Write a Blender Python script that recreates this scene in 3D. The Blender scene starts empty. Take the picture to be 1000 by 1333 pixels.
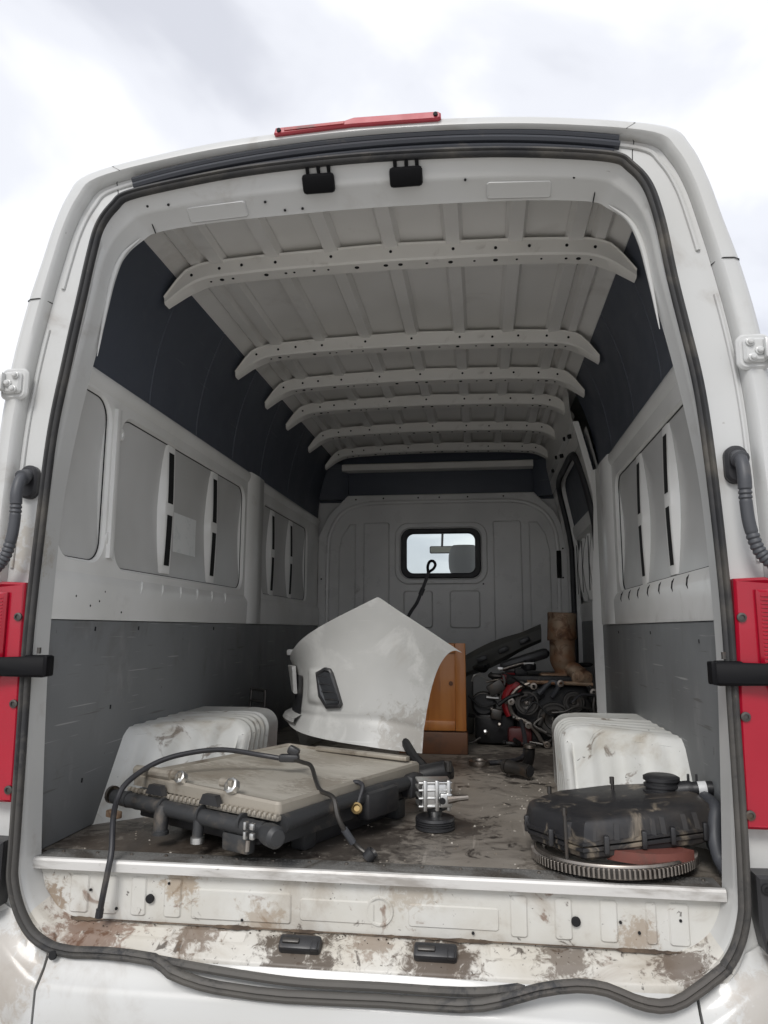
import bpy, bmesh, math, random
from mathutils import Vector, Matrix
from mathutils.geometry import tessellate_polygon
R = math.radians
random.seed(7)
scene = bpy.context.scene
COL = scene.collection

# ------------------------------------------------------------------ camera, sky, sun, exposure
yaw, pitch, roll = 0.131774, 0.158891, 0.003086
fwd = Vector((-math.sin(yaw)*math.cos(pitch), math.cos(yaw)*math.cos(pitch), math.sin(pitch)))
rgt = Vector((math.cos(yaw), math.sin(yaw), 0)); upv = rgt.cross(fwd)
r2 = math.cos(roll)*rgt + math.sin(roll)*upv; u2 = -math.sin(roll)*rgt + math.cos(roll)*upv
cam = bpy.data.cameras.new('camera'); camo = bpy.data.objects.new('camera', cam); COL.objects.link(camo)
mw = Matrix((r2, u2, -fwd)).transposed().to_4x4(); mw.translation = Vector((0.2818, -1.75, 0.5502))
camo.matrix_world = mw
cam.sensor_fit = 'VERTICAL'; cam.sensor_height = 36.0; cam.lens = 36.0*950/1333
cam.clip_start = 0.02; cam.clip_end = 4000
scene.camera = camo

SUN_EL, SUN_AZ = R(42), R(192)      # azimuth clockwise from +Y: from behind the camera, a little to the left
world = bpy.data.worlds.new('World'); scene.world = world; world.use_nodes = True
nt = world.node_tree; nt.nodes.clear()
def N(t, **k):
    n = nt.nodes.new(t)
    for a, b in k.items(): setattr(n, a, b)
    return n
out = N('ShaderNodeOutputWorld')
sky = N('ShaderNodeTexSky', sky_type='NISHITA', sun_disc=False, sun_elevation=SUN_EL, sun_rotation=SUN_AZ)
bg1 = N('ShaderNodeBackground'); bg1.inputs['Strength'].default_value = 0.10
nt.links.new(sky.outputs[0], bg1.inputs['Color'])
tc = N('ShaderNodeTexCoord'); sep = N('ShaderNodeSeparateXYZ'); nt.links.new(tc.outputs['Generated'], sep.inputs[0])
zc = N('ShaderNodeMath', operation='MAXIMUM'); nt.links.new(sep.outputs['Z'], zc.inputs[0]); zc.inputs[1].default_value = 0.0
za = N('ShaderNodeMath', operation='ADD'); nt.links.new(zc.outputs[0], za.inputs[0]); za.inputs[1].default_value = 0.35
dx = N('ShaderNodeMath', operation='DIVIDE'); nt.links.new(sep.outputs['X'], dx.inputs[0]); nt.links.new(za.outputs[0], dx.inputs[1])
dy = N('ShaderNodeMath', operation='DIVIDE'); nt.links.new(sep.outputs['Y'], dy.inputs[0]); nt.links.new(za.outputs[0], dy.inputs[1])
cmb = N('ShaderNodeCombineXYZ'); nt.links.new(dx.outputs[0], cmb.inputs[0]); nt.links.new(dy.outputs[0], cmb.inputs[1]); cmb.inputs[2].default_value = 9.3
nz = N('ShaderNodeTexNoise'); nz.inputs['Scale'].default_value = 2.6; nz.inputs['Detail'].default_value = 5; nz.inputs['Roughness'].default_value = 0.5; nz.inputs['Distortion'].default_value = 0.35
nt.links.new(cmb.outputs[0], nz.inputs['Vector'])
rmp = N('ShaderNodeValToRGB')
rmp.color_ramp.elements[0].position = 0.34; rmp.color_ramp.elements[0].color = (0.44, 0.45, 0.49, 1)
rmp.color_ramp.elements[1].position = 0.60; rmp.color_ramp.elements[1].color = (0.645, 0.65, 0.665, 1)
e = rmp.color_ramp.elements.new(0.48); e.color = (0.55, 0.56, 0.595, 1)
rmp.color_ramp.interpolation = 'EASE'
nt.links.new(nz.outputs['Fac'], rmp.inputs[0])
bg2 = N('ShaderNodeBackground'); bg2.inputs['Strength'].default_value = 0.95
nt.links.new(rmp.outputs[0], bg2.inputs['Color'])
mx = N('ShaderNodeMixShader'); mx.inputs[0].default_value = 0.93
nt.links.new(bg1.outputs[0], mx.inputs[1]); nt.links.new(bg2.outputs[0], mx.inputs[2]); nt.links.new(mx.outputs[0], out.inputs['Surface'])

sl = bpy.data.lights.new('sun', 'SUN'); sl.energy = 1.1; sl.angle = R(20); sl.color = (1, .975, .94)
so = bpy.data.objects.new('sun', sl); COL.objects.link(so)
sd = Vector((math.sin(SUN_AZ)*math.cos(SUN_EL), math.cos(SUN_AZ)*math.cos(SUN_EL), math.sin(SUN_EL)))
so.rotation_euler = sd.to_track_quat('Z', 'Y').to_euler(); so.location = (0, -3, 6)

scene.view_settings.view_transform = 'Standard'; scene.view_settings.look = 'None'
scene.view_settings.gamma = 1; scene.view_settings.exposure = 0.86
scene.render.engine = 'CYCLES'
scene.cycles.use_denoising = True
scene.cycles.max_bounces = 12; scene.cycles.diffuse_bounces = 8; scene.cycles.glossy_bounces = 3
scene.cycles.transparent_max_bounces = 8

# ------------------------------------------------------------------ materials
def mat(name, col, rough=.5, metal=0., spots=(), blobs=(), scratch=(), var=None, bump=None, coat=0., spec=.5, stretch=(1, 1, 1), rv=(.10, .16)):
    m = bpy.data.materials.new(name); m.use_nodes = True
    t = m.node_tree; b = t.nodes['Principled BSDF']
    b.inputs['Roughness'].default_value = rough; b.inputs['Metallic'].default_value = metal
    b.inputs['Coat Weight'].default_value = coat; b.inputs['Specular IOR Level'].default_value = spec
    c = tuple(col)+(1,)
    tcn = t.nodes.new('ShaderNodeTexCoord'); mp = t.nodes.new('ShaderNodeMapping'); mp.inputs['Scale'].default_value = stretch
    t.links.new(tcn.outputs['Object'], mp.inputs['Vector'])
    cur = t.nodes.new('ShaderNodeRGB'); cur.outputs[0].default_value = c; cur = cur.outputs[0]
    def noise(scale, detail=4, dist=0., ro=.55, off=0.):
        n = t.nodes.new('ShaderNodeTexNoise'); n.inputs['Scale'].default_value = scale; n.inputs['Detail'].default_value = detail
        n.inputs['Distortion'].default_value = dist; n.inputs['Roughness'].default_value = ro
        if off:
            mp2 = t.nodes.new('ShaderNodeMapping'); mp2.inputs['Location'].default_value = (off, off*.7, -off); mp2.inputs['Scale'].default_value = stretch
            t.links.new(tcn.outputs['Object'], mp2.inputs['Vector']); t.links.new(mp2.outputs[0], n.inputs['Vector'])
        else: t.links.new(mp.outputs[0], n.inputs['Vector'])
        return n.outputs['Fac']
    def ramp(src, lo, hi):
        r = t.nodes.new('ShaderNodeMapRange'); r.clamp = True; r.interpolation_type = 'SMOOTHSTEP'
        r.inputs['From Min'].default_value = lo; r.inputs['From Max'].default_value = hi
        t.links.new(src, r.inputs['Value']); return r.outputs[0]
    def mixc(fac, a, bcol, amt=1.):
        x = t.nodes.new('ShaderNodeMix'); x.data_type = 'RGBA'
        if amt != 1.:
            mu = t.nodes.new('ShaderNodeMath'); mu.operation = 'MULTIPLY'; mu.inputs[1].default_value = amt
            t.links.new(fac, mu.inputs[0]); fac = mu.outputs[0]
        t.links.new(fac, x.inputs[0]); t.links.new(a, x.inputs['A']); x.inputs['B'].default_value = tuple(bcol)+(1,)
        return x.outputs['Result']
    if var:
        cur = mixc(ramp(noise(var[0], 3), .35, .68), cur, var[1])
    k = 1
    for s in spots:                      # (colour, scale, lo, hi, amount, detail, distortion)
        cur = mixc(ramp(noise(s[1], s[5] if len(s) > 5 else 6, s[6] if len(s) > 6 else .4, .62, 3.1*k), s[2], s[3]), cur, s[0], s[4]); k += 1
    for q, (scol, rot_, sc_, lo_, hi_, am_) in enumerate(scratch):      # long thin drag marks
        m3 = t.nodes.new('ShaderNodeMapping'); m3.inputs['Rotation'].default_value = rot_; m3.inputs['Scale'].default_value = sc_; m3.inputs['Location'].default_value = (q*1.7, q*.9, q*2.3)
        t.links.new(tcn.outputs['Object'], m3.inputs['Vector'])
        n3 = t.nodes.new('ShaderNodeTexNoise'); n3.inputs['Scale'].default_value = 1.; n3.inputs['Detail'].default_value = 2; t.links.new(m3.outputs[0], n3.inputs['Vector'])
        cur = mixc(ramp(n3.outputs['Fac'], lo_, hi_), cur, scol, am_)
    for q, (bc, br, bcol, ba) in enumerate(blobs):      # stains with a place and ragged shape of their own
        vd = t.nodes.new('ShaderNodeVectorMath'); vd.operation = 'DISTANCE'; vd.inputs[1].default_value = bc
        geo = t.nodes.new('ShaderNodeNewGeometry'); t.links.new(geo.outputs['Position'], vd.inputs[0])
        dv = t.nodes.new('ShaderNodeMath'); dv.operation = 'DIVIDE'; dv.inputs[1].default_value = br; t.links.new(vd.outputs['Value'], dv.inputs[0])
        ns = noise(2.2/br+16, 10, .5, .74, 5.3+q); ad = t.nodes.new('ShaderNodeMath'); ad.operation = 'MULTIPLY_ADD'; ad.inputs[1].default_value = -2.9; t.links.new(ns, ad.inputs[0]); t.links.new(dv.outputs[0], ad.inputs[2])
        cur = mixc(ramp(ad.outputs[0], -.62, -1.05), cur, bcol, ba)
    t.links.new(cur, b.inputs['Base Color'])
    if bump:
        bp = t.nodes.new('ShaderNodeBump'); bp.inputs['Strength'].default_value = bump[1]; bp.inputs['Distance'].default_value = bump[2] if len(bump) > 2 else .004
        t.links.new(noise(bump[0], 5), bp.inputs['Height']); t.links.new(bp.outputs[0], b.inputs['Normal'])
    rn = t.nodes.new('ShaderNodeMapRange'); rn.inputs['To Min'].default_value = max(.03, rough-rv[0]); rn.inputs['To Max'].default_value = min(1, rough+rv[1])
    t.links.new(noise(9, 4, .2, .6, 8.), rn.inputs['Value']); t.links.new(rn.outputs[0], b.inputs['Roughness'])
    return m

GRIME = (.20, .155, .11)
RUST = (.13, .055, .022)
WHITE = mat(rv=(.03, .03), name='white_van_paint', col=(.54, .545, .54), rough=.32, coat=.2, blobs=[((-.84, -.03, -.24), .14, (.28, .21, .14), .4), ((.86, -.02, -.22), .12, (.30, .23, .16), .35), ((-.90, 0, .75), .10, (.36, .31, .24), .5)], var=(1.6, (.51, .51, .495)), spots=[(GRIME, 5, .54, .80, .45, 9, .6), ((.12, .09, .06), 38, .70, .76, .6)])
WHITE_IN = mat(rv=(.03, .03), name='white_inner_paint', col=(.84, .84, .825), rough=.24,  var=(2.2, (.74, .74, .715)), spots=[(GRIME, 5, .60, .82, .35), ((.10, .08, .06), 45, .715, .75, .6)])
WHITE_ROOF = mat(rv=(.03, .03), name='roof_inner_paint', col=(.78, .77, .75), rough=.36,  var=(1.4, (.70, .69, .66)), spots=[(GRIME, 4, .58, .8, .25)])
BEAM = mat(rv=(.03, .03), name='beam_paint', col=(.83, .815, .78), rough=.40, var=(3, (.77, .755, .715)), spots=[(GRIME, 9, .62, .8, .35)])
PANEL = mat(rv=(.03, .03), name='pressed_panel_paint', col=(.63, .63, .62), rough=.24,  var=(1.8, (.53, .53, .515)), spots=[(GRIME, 4, .62, .85, .3)])
BULK = mat(rv=(.03, .03), name='bulkhead_paint', col=(.74, .74, .73), rough=.28,  var=(1.5, (.61, .61, .605)), spots=[((.14, .11, .09), 6, .64, .78, .45)])
SILL = mat('worn_sill_paint', (.60, .595, .565), .42, blobs=[((-.46, .07, -.06), .07, (.30, .22, .14), .7), ((-.80, .07, -.12), .07, (.22, .15, .09), .8), ((.10, .07, -.03), .10, (.34, .28, .21), .6), ((.62, .07, -.13), .06, (.26, .18, .11), .6), ((-.25, .07, -.15), .08, (.30, .23, .16), .6)], var=(6, (.54, .525, .48)), bump=(40, .25, .002),
           spots=[((.26, .20, .14), 7, .48, .72, .5, 10, .7), (RUST, 11, .62, .69, .7, 9, .8), ((.06, .04, .03), 16, .64, .70, .85, 9, .6), ((.05, .04, .035), 60, .66, .71, .8)])
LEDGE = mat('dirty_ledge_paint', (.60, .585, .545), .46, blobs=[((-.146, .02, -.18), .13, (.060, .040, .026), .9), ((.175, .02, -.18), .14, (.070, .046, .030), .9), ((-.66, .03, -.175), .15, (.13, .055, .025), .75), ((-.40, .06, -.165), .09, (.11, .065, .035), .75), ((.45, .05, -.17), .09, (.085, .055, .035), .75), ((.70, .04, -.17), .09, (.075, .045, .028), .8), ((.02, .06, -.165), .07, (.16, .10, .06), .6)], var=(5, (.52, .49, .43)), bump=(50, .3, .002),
           spots=[((.21, .15, .095), 6, .46, .68, .55, 10, .7), (RUST, 9, .60, .68, .8, 9, .9), ((.055, .04, .03), 13, .60, .65, .85, 9, .7), ((.04, .035, .03), 55, .64, .69, .85)])
RUBBER = mat('black_rubber', (.018, .018, .021), .46, var=(7, (.030, .030, .034)), spots=[((.13, .11, .085), 12, .60, .80, .5)])
SEALR = mat('dusty_seal_rubber', (.030, .031, .034), .60, spec=.3, blobs=[((-.1, -.05, -.24), .75, (.115, .108, .098), .75), ((.6, -.05, -.2), .35, (.11, .10, .09), .7), ((-.84, 0, 0), .35, (.09, .085, .078), .6), ((.82, 0, .1), .4, (.09, .085, .078), .6)], var=(4, (.052, .051, .051)), spots=[((.16, .145, .12), 6, .44, .74, .55, 9, .5), ((.24, .20, .15), 40, .66, .74, .5)])
STRIP = mat('blue_black_strip', (.022, .025, .033), .45, spots=[((.12, .10, .08), 14, .62, .8, .4)])
DARKBOARD = mat('navy_liner_board', (.074, .086, .112), .48, scratch=[((.13, .14, .16), (.5, 0, 0), (1, 2.5, 70), .69, .74, .6)], var=(1.1, (.060, .070, .093)), spots=[((.11, .12, .14), 5, .62, .8, .5)], bump=(70, .1, .001))
GREYBOARD = mat('grey_liner_board', (.185, .192, .196), .42, scratch=[((.36, .36, .355), (.35, 0, 0), (1, 2.5, 90), .69, .73, .7), ((.33, .33, .33), (-.9, 0, 0), (1, 4, 120), .70, .74, .6), ((.08, .075, .07), (.1, 0, 0), (1, 3, 70), .68, .74, .6)], var=(1.4, (.150, .156, .160)), stretch=(1, 1, .45),
                spots=[((.30, .30, .295), 8, .56, .78, .5, 10, .3), ((.095, .088, .08), 4, .54, .72, .55, 9, .8), ((.035, .03, .03), 24, .69, .73, .85), ((.34, .34, .33), 50, .70, .74, .5)])
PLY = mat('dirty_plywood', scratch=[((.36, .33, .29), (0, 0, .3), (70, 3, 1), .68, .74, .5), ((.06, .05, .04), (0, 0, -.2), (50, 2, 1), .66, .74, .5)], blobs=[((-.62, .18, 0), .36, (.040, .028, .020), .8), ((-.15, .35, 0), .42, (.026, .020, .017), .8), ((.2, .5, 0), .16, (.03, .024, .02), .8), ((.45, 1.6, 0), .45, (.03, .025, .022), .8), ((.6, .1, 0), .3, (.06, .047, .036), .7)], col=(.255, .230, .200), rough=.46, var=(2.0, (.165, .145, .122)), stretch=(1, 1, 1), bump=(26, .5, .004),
          spots=[((.25, .22, .185), 2.6, .52, .70, .7, 8, .8), ((.045, .037, .03), 3.0, .52, .66, .75, 10, .9), ((.018, .014, .012), 9, .58, .66, .9, 9, 1.), ((.45, .42, .37), 70, .69, .73, .8)])
ALU = mat('aluminium', (.62, .62, .61), .34, 1., spots=[((.20, .17, .14), 14, .55, .75, .6)], bump=(60, .15, .001))
ALUSTRIP = mat('aluminium_strip', (.62, .61, .59), .40, .25, stretch=(.4, 2, 2), spots=[((.16, .13, .10), 9, .50, .72, .6), ((.09, .07, .05), 26, .64, .72, .7)])
TREAD = mat('dirty_tread_metal', (.26, .255, .245), .42, .5, spots=[((.09, .075, .06), 6, .46, .66, .8, 9, .8), ((.42, .41, .39), 14, .60, .74, .6)])
STEEL = mat('bare_steel', (.34, .31, .28), .38, 1., spots=[((.10, .065, .04), 10, .50, .72, .7)])
STEEL_D = mat('dark_steel', (.10, .095, .09), .42, .9, spots=[((.22, .13, .07), 12, .55, .75, .5)])
CATM = mat('rusty_converter', (.33, .25, .175), .58, .4, var=(9, (.27, .125, .06)), spots=[((.10, .045, .025), 14, .48, .64, .85, 9, .8), ((.46, .40, .33), 14, .60, .75, .5)], bump=(60, .3, .002))
REDLENS = mat('red_lens', (.37, .004, .022), .18, coat=.35, spec=.5, var=(4, (.33, .004, .020)), spots=[((.30, .10, .10), 8, .64, .85, .2)])
REDPLASTIC = mat('faded_red_plastic', (.40, .035, .055), .40, var=(6, (.34, .04, .05)), spots=[((.13, .05, .05), 10, .60, .78, .5)])
REDPAINT = mat('red_engine_paint', (.33, .012, .018), .40, spots=[((.05, .01, .01), 9, .50, .7, .8)])
REDDISC = mat('red_friction_pad', (.16, .052, .040), .60, spots=[((.08, .05, .04), 12, .50, .68, .8), ((.45, .30, .22), 18, .64, .74, .5)])
BLACKP = mat('black_plastic', (.020, .020, .022), .38, var=(6, (.030, .030, .032)), spots=[((.16, .13, .10), 10, .58, .78, .45, 8, .6)], bump=(80, .12, .001))
BLACKDUST = mat('dusty_black_plastic', (.020, .020, .022), .36, stretch=(1, 1, .6), spots=[((.27, .225, .17), 13, .54, .70, .75, 8, .9), ((.12, .10, .08), 5, .5, .75, .4)], bump=(60, .2, .002))
BLACKM = mat('black_strap_metal', (.006, .006, .007), .45, spec=.1, spots=[((.07, .065, .06), 14, .62, .76, .5)])
GREYHOSE = mat('grey_rubber_hose', (.055, .058, .066), .48, spots=[((.14, .13, .12), 9, .56, .75, .5)])
CONDENSER = mat('beige_condenser_face', (.52, .49, .43), .5, .25, blobs=[((-.50, .40, .14), .20, (.24, .20, .15), .6), ((-.15, .30, .14), .16, (.20, .165, .125), .6), ((-.2, .7, .14), .2, (.26, .22, .17), .5)], var=(4, (.43, .40, .345)), bump=(220, .35, .002), stretch=(1, 3, 1), spots=[((.20, .165, .12), 5, .52, .72, .55), ((.10, .08, .06), 20, .66, .74, .6)])
CONRIM = mat('dull_beige_rim', (.40, .365, .31), .45, .5, spots=[((.15, .12, .09), 9, .5, .7, .7)])
RADIATOR = mat('dark_radiator', (.030, .031, .033), .50, spots=[((.17, .14, .11), 12, .54, .74, .6)], bump=(90, .2, .002))
WOOD = mat('orange_varnished_wood', (.40, .155, .035), .38, coat=.2, stretch=(9, 2, 1), var=(3, (.33, .115, .025)), spots=[((.16, .055, .016), 4, .58, .72, .7)])
WOOD_D = mat('brown_board', (.12, .05, .022), .55, spots=[((.05, .03, .02), 8, .5, .7, .7)])
BUMPERW = mat('dusty_white_bumper', (.47, .47, .455), .36, blobs=[((0, 1., .16), .16, (.22, .19, .15), .5), ((.12, 1., .40), .12, (.36, .36, .34), .5)], scratch=[((.60, .60, .58), (0, .5, 0), (2, 1, 50), .67, .74, .5)], var=(3.2, (.41, .41, .395)), spots=[((.58, .58, .56), 6, .50, .66, .6, 7, .8), ((.26, .22, .17), 4, .56, .80, .5), ((.10, .085, .07), 40, .71, .76, .6)])
ARCHW = mat('chipped_white_arch', (.68, .685, .665), .38, var=(5, (.60, .60, .565)), bump=(30, .2, .002),
            spots=[((.34, .28, .20), 5, .50, .74, .6, 9, .8), ((.14, .10, .07), 9, .60, .67, .75, 9, .9), ((.035, .03, .03), 36, .67, .71, .9, 6, .8)])
DARK = mat('dark_opening', (.006, .006, .007), .8)
SEAT = mat('grey_seat_cloth', (.36, .365, .37), .85, bump=(160, .3, .002))
HEADLINER = mat('pale_headliner', (.46, .46, .45), .8)
TYRE = mat('tyre_rubber', (.02, .02, .021), .7, bump=(40, .4, .003))
ASPHALT = mat('dusty_concrete', (.44, .425, .40), .85, var=(.4, (.38, .365, .34)), spots=[((.50, .48, .45), 1.7, .52, .75, .6)], bump=(30, .5, .02))
PAPER = mat('white_label', (.72, .73, .73), .35)
PALE_PATCH = mat('glossy_pale_patch', (.92, .94, .93), .12, coat=.6, spots=[((.72, .76, .76), 14, .52, .66, .5, 6, 1.4)])
CHIP = mat('pale_chips', (.46, .43, .38), .7, var=(30, (.15, .12, .09)))
MIRROR = mat('mirror_glass', (.72, .72, .62), .15, .3)  # pale reflection painted into the glass colour
BLACKG = mat('greasy_engine_black', (.012, .012, .013), .46, .0, spec=.35, spots=[((.09, .075, .06), 14, .55, .72, .6)], bump=(50, .3, .003))
GRIMEM = mat('dark_brown_grime', (.060, .042, .030), .85, var=(20, (.13, .095, .065)), bump=(120, .4, .002))
gm = bpy.data.materials.new('window_glass'); gm.use_nodes = True
g = gm.node_tree; g.nodes.clear()
go = g.nodes.new('ShaderNodeOutputMaterial'); gt = g.nodes.new('ShaderNodeBsdfTransparent'); gt.inputs[0].default_value = (.90, .93, .92, 1)
gg = g.nodes.new('ShaderNodeBsdfGlossy'); gg.inputs['Roughness'].default_value = .02
gf = g.nodes.new('ShaderNodeFresnel'); gf.inputs[0].default_value = 1.45; gx = g.nodes.new('ShaderNodeMixShader')
g.links.new(gf.outputs[0], gx.inputs[0]); g.links.new(gt.outputs[0], gx.inputs[1]); g.links.new(gg.outputs[0], gx.inputs[2]); g.links.new(gx.outputs[0], go.inputs[0])
GLASS = gm

# ------------------------------------------------------------------ mesh helpers
class MB:
    def __init__(s): s.v = []; s.f = []
    def add(s, vs, fs):
        o = len(s.v); s.v += [tuple(v) for v in vs]; s.f += [tuple(i+o for i in f) for f in fs]; return s
    def box(s, c, d, bev=.0, rot=None, seg=2):
        bm = bmesh.new(); bmesh.ops.create_cube(bm, size=1)
        for v in bm.verts: v.co = Vector((v.co.x*d[0], v.co.y*d[1], v.co.z*d[2]))
        if bev > 0: bmesh.ops.bevel(bm, geom=bm.edges[:], offset=min(bev, min(d)*.45), segments=seg, profile=.5, affect='EDGES')
        M = Matrix.Translation(Vector(c)) @ (rot.to_4x4() if rot else Matrix.Identity(4))
        bm.verts.index_update()
        s.add([M @ v.co for v in bm.verts], [[v.index for v in f.verts] for f in bm.faces]); bm.free(); return s
    def loft(s, rings, closed=True, caps=False):
        n = len(rings[0]); vs = [p for r in rings for p in r]; fs = []
        for i in range(len(rings)-1):
            for j in range(n if closed else n-1):
                k = (j+1) % n; fs.append((i*n+j, i*n+k, (i+1)*n+k, (i+1)*n+j))
        if caps: fs.append(tuple(range(n-1, -1, -1))); fs.append(tuple((len(rings)-1)*n+j for j in range(n)))
        return s.add(vs, fs)
    def tube(s, pts, rad, seg=10, caps=True, sy=1., wob=None):
        P = [Vector(p) for p in pts]; n = len(P); rr = rad if isinstance(rad, (list, tuple)) else [rad]*n
        T = [(P[min(i+1, n-1)]-P[max(i-1, 0)]).normalized() for i in range(n)]
        u = T[0].orthogonal().normalized()
        if abs(T[0].z) < .9: u = (Vector((0, 0, 1))-T[0]*T[0].z).normalized()
        rings = []
        for i in range(n):
            u = (u-T[i]*u.dot(T[i])).normalized(); w = T[i].cross(u)
            rings.append([P[i]+rr[i]*(math.cos(a)*u*sy+math.sin(a)*w) for a in (2*math.pi*k/seg for k in range(seg))])
        return s.loft(rings, True, caps)
    def lathe(s, prof, seg=24, M=None, caps=False):   # prof: (r, z)
        M = M or Matrix.Identity(4); rings = []
        for r, z in prof: rings.append([M @ Vector((r*math.cos(2*math.pi*k/seg), r*math.sin(2*math.pi*k/seg), z)) for k in range(seg)])
        return s.loft(rings, True, caps)
    def plate(s, outer, holes, f, th=.01, bev=.003):
        loops = [outer]+list(holes); front = []
        for li, L in enumerate(loops):
            A = sum(L[i][0]*L[(i+1) % len(L)][1]-L[(i+1) % len(L)][0]*L[i][1] for i in range(len(L)))
            sg = (1 if A > 0 else -1)*(1 if li == 0 else -1); n = len(L); o = []
            for i in range(n):
                a, b, c = Vector(L[i-1]), Vector(L[i]), Vector(L[(i+1) % n])
                n1 = (b-a); n2 = (c-b); n1 = Vector((-n1.y, n1.x)).normalized(); n2 = Vector((-n2.y, n2.x)).normalized()
                m = (n1+n2); m = m.normalized() if m.length > 1e-6 else n1
                k = bev/max(.5, m.dot(n1)); o.append(tuple(b+m*k*sg))
            front.append(o)
        tri = tessellate_polygon([[Vector((x, y, 0)) for x, y in o] for o in front])
        flat = [p for o in front for p in o]
        s.add([f(x, y, 0.) for x, y in flat], [tuple(t) for t in tri])
        for o, L in zip(front, loops):
            s.loft([[f(x, y, 0.) for x, y in o], [f(x, y, bev) for x, y in L], [f(x, y, th) for x, y in L]])
        return s
    def disc(s, c, nrm, r, seg=12, th=.002):
        q = Vector(nrm).to_track_quat('Z', 'Y').to_matrix().to_4x4(); M = Matrix.Translation(Vector(c)) @ q
        return s.lathe([(r, -th), (r, th*.6), (r*.85, th)], seg, M, True)
    def build(s, name, m, parent=None, smooth=35, **props):
        me = bpy.data.meshes.new(name); me.from_pydata(s.v, [], s.f); me.update()
        bm = bmesh.new(); bm.from_mesh(me); bmesh.ops.remove_doubles(bm, verts=bm.verts[:], dist=1e-5); bmesh.ops.recalc_face_normals(bm, faces=bm.faces[:]); bm.to_mesh(me); bm.free()
        if smooth:
            me.polygons.foreach_set('use_smooth', [True]*len(me.polygons)); me.set_sharp_from_angle(angle=R(smooth))
        me.materials.append(m)
        o = bpy.data.objects.new(name, me); COL.objects.link(o)
        if parent: o.parent = parent
        for k, v in props.items(): o[k] = v
        return o
def empty(name, loc, label, cat, group=None, rot=(0, 0, 0)):
    o = bpy.data.objects.new(name, None); COL.objects.link(o); o.location = loc; o.rotation_euler = rot; o.empty_display_size = .05
    o['label'] = label; o['category'] = cat
    if group: o['group'] = group
    return o
def rrect(x0, y0, x1, y1, r, n=6):
    P = []
    for cx, cy, a0 in ((x1-r, y1-r, 0), (x0+r, y1-r, 90), (x0+r, y0+r, 180), (x1-r, y0+r, 270)):
        for k in range(n+1):
            a = R(a0+90*k/n); P.append((cx+r*math.cos(a), cy+r*math.sin(a)))
    return P
def spline(pts, sub=6, closed=False):
    P = [Vector(p) for p in pts]; n = len(P); o = []
    rng = n if closed else n-1
    for i in range(rng):
        p0 = P[(i-1) % n] if closed or i > 0 else P[0]*2-P[1]; p1 = P[i]; p2 = P[(i+1) % n]
        p3 = P[(i+2) % n] if closed or i+2 < n else P[n-1]*2-P[n-2]
        for k in range(sub):
            t = k/sub; o.append(.5*((2*p1)+(p2-p0)*t+(2*p0-5*p1+4*p2-p3)*t*t+(3*p1-p0-3*p2+p3)*t**3))
    if not closed: o.append(P[-1])
    return o
def lin(tbl, x):
    if x <= tbl[0][0]: return tbl[0][1]
    for (a, va), (b, vb) in zip(tbl, tbl[1:]):
        if x <= b: return va+(vb-va)*(x-a)/(b-a)
    return tbl[-1][1]

# ------------------------------------------------------------------ ground
gr = MB(); NG = 48
gr.lathe([(.01, -.72), (6, -.72), (40, -.72), (300, -.72), (3000, -.72)], NG).build('ground', ASPHALT, smooth=0, kind='structure')

# ------------------------------------------------------------------ van: outer shell and rear frame
VAN = empty('cargo_van', (0, 0, -.72), 'white high-roof cargo van with open rear, seen into its load bay', 'van')
_parts_before = set(bpy.data.objects)
FZ = -.02; SX = -.014
TRI = [((0, -.21), (0, -.155), (0, -.50)), ((.40, -.205), (.40, -.158), (.45, -.50)), ((.66, -.20), (.66, -.157), (.80, -.50)),
       ((.75, -.182), (.73, -.148), (.93, -.50)), ((.80, -.135), (.785, -.11), (.985, -.42)), ((.832, -.06), (.812, -.05), (1.0, -.2)),
       ((.838, .03), (.822, .02), (1.0, .03)), ((.842, .36), (.838, .38), (1.005, .36)), ((.842, .58), (.840, .59), (1.01, .58)),
       ((.831, .90), (.83, .88), (1.005, .90)), ((.818, 1.09), (.806, 1.08), (1.0, 1.09)), ((.794, 1.26), (.778, 1.24), (.982, 1.27)),
       ((.768, 1.42), (.742, 1.42), (.95, 1.44)), ((.748, 1.56), (.722, 1.54), (.918, 1.56)), ((.727, 1.645), (.69, 1.605), (.89, 1.67)),
       ((.69, 1.70), (.645, 1.645), (.855, 1.765)), ((.64, 1.733), (.60, 1.668), (.80, 1.825)), ((.45, 1.763), (.45, 1.684), (.60, 1.868)),
       ((.25, 1.779), (.25, 1.692), (.35, 1.898)), ((0, 1.787), (0, 1.696), (0, 1.911))]
def full(k):
    h = [Vector((t[k][0], t[k][1], 0)) for t in TRI]
    loop = h + [Vector((-p.x, p.y, 0)) for p in h[-2:0:-1]]
    return [(p.x+SX, p.y) for p in spline(loop, 5, True)]
S_, H_, B_ = full(0), full(1), full(2)
def off(L, d):
    n = len(L); o = []
    for i in range(n):
        a, c = Vector(L[i-2]), Vector(L[(i+2) % n]); t = (c-a).normalized(); o.append((L[i][0]+t.y*d, L[i][1]-t.x*d))
    return o
def lerp2(A, B, t): return [(a[0]+(b[0]-a[0])*t, a[1]+(b[1]-a[1])*t) for a, b in zip(A, B)]
def ring(L, y): return [(p[0], y, p[1]) for p in L]
shell = [ring(B_, 3.6), ring(B_, 2.4), ring(B_, 1.2), ring(B_, .30), ring(B_, .06)]
shell += [ring(lerp2(B_, S_, t), y) for t, y in ((.03, .03), (.08, .012), (.16, .002), (.30, 0.), (.345, .006), (.37, .02), (.385, .034))]
MB().loft(shell).build('body_shell', WHITE, VAN, 40)
fr = [ring(lerp2(B_, S_, t), y) for t, y in ((.388, .034), (.46, .036), (.80, .034), (.88, .03), (.905, .006), (.93, -.002))]
MB().loft(fr).build('door_recess', WHITE, VAN, 40)
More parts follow.
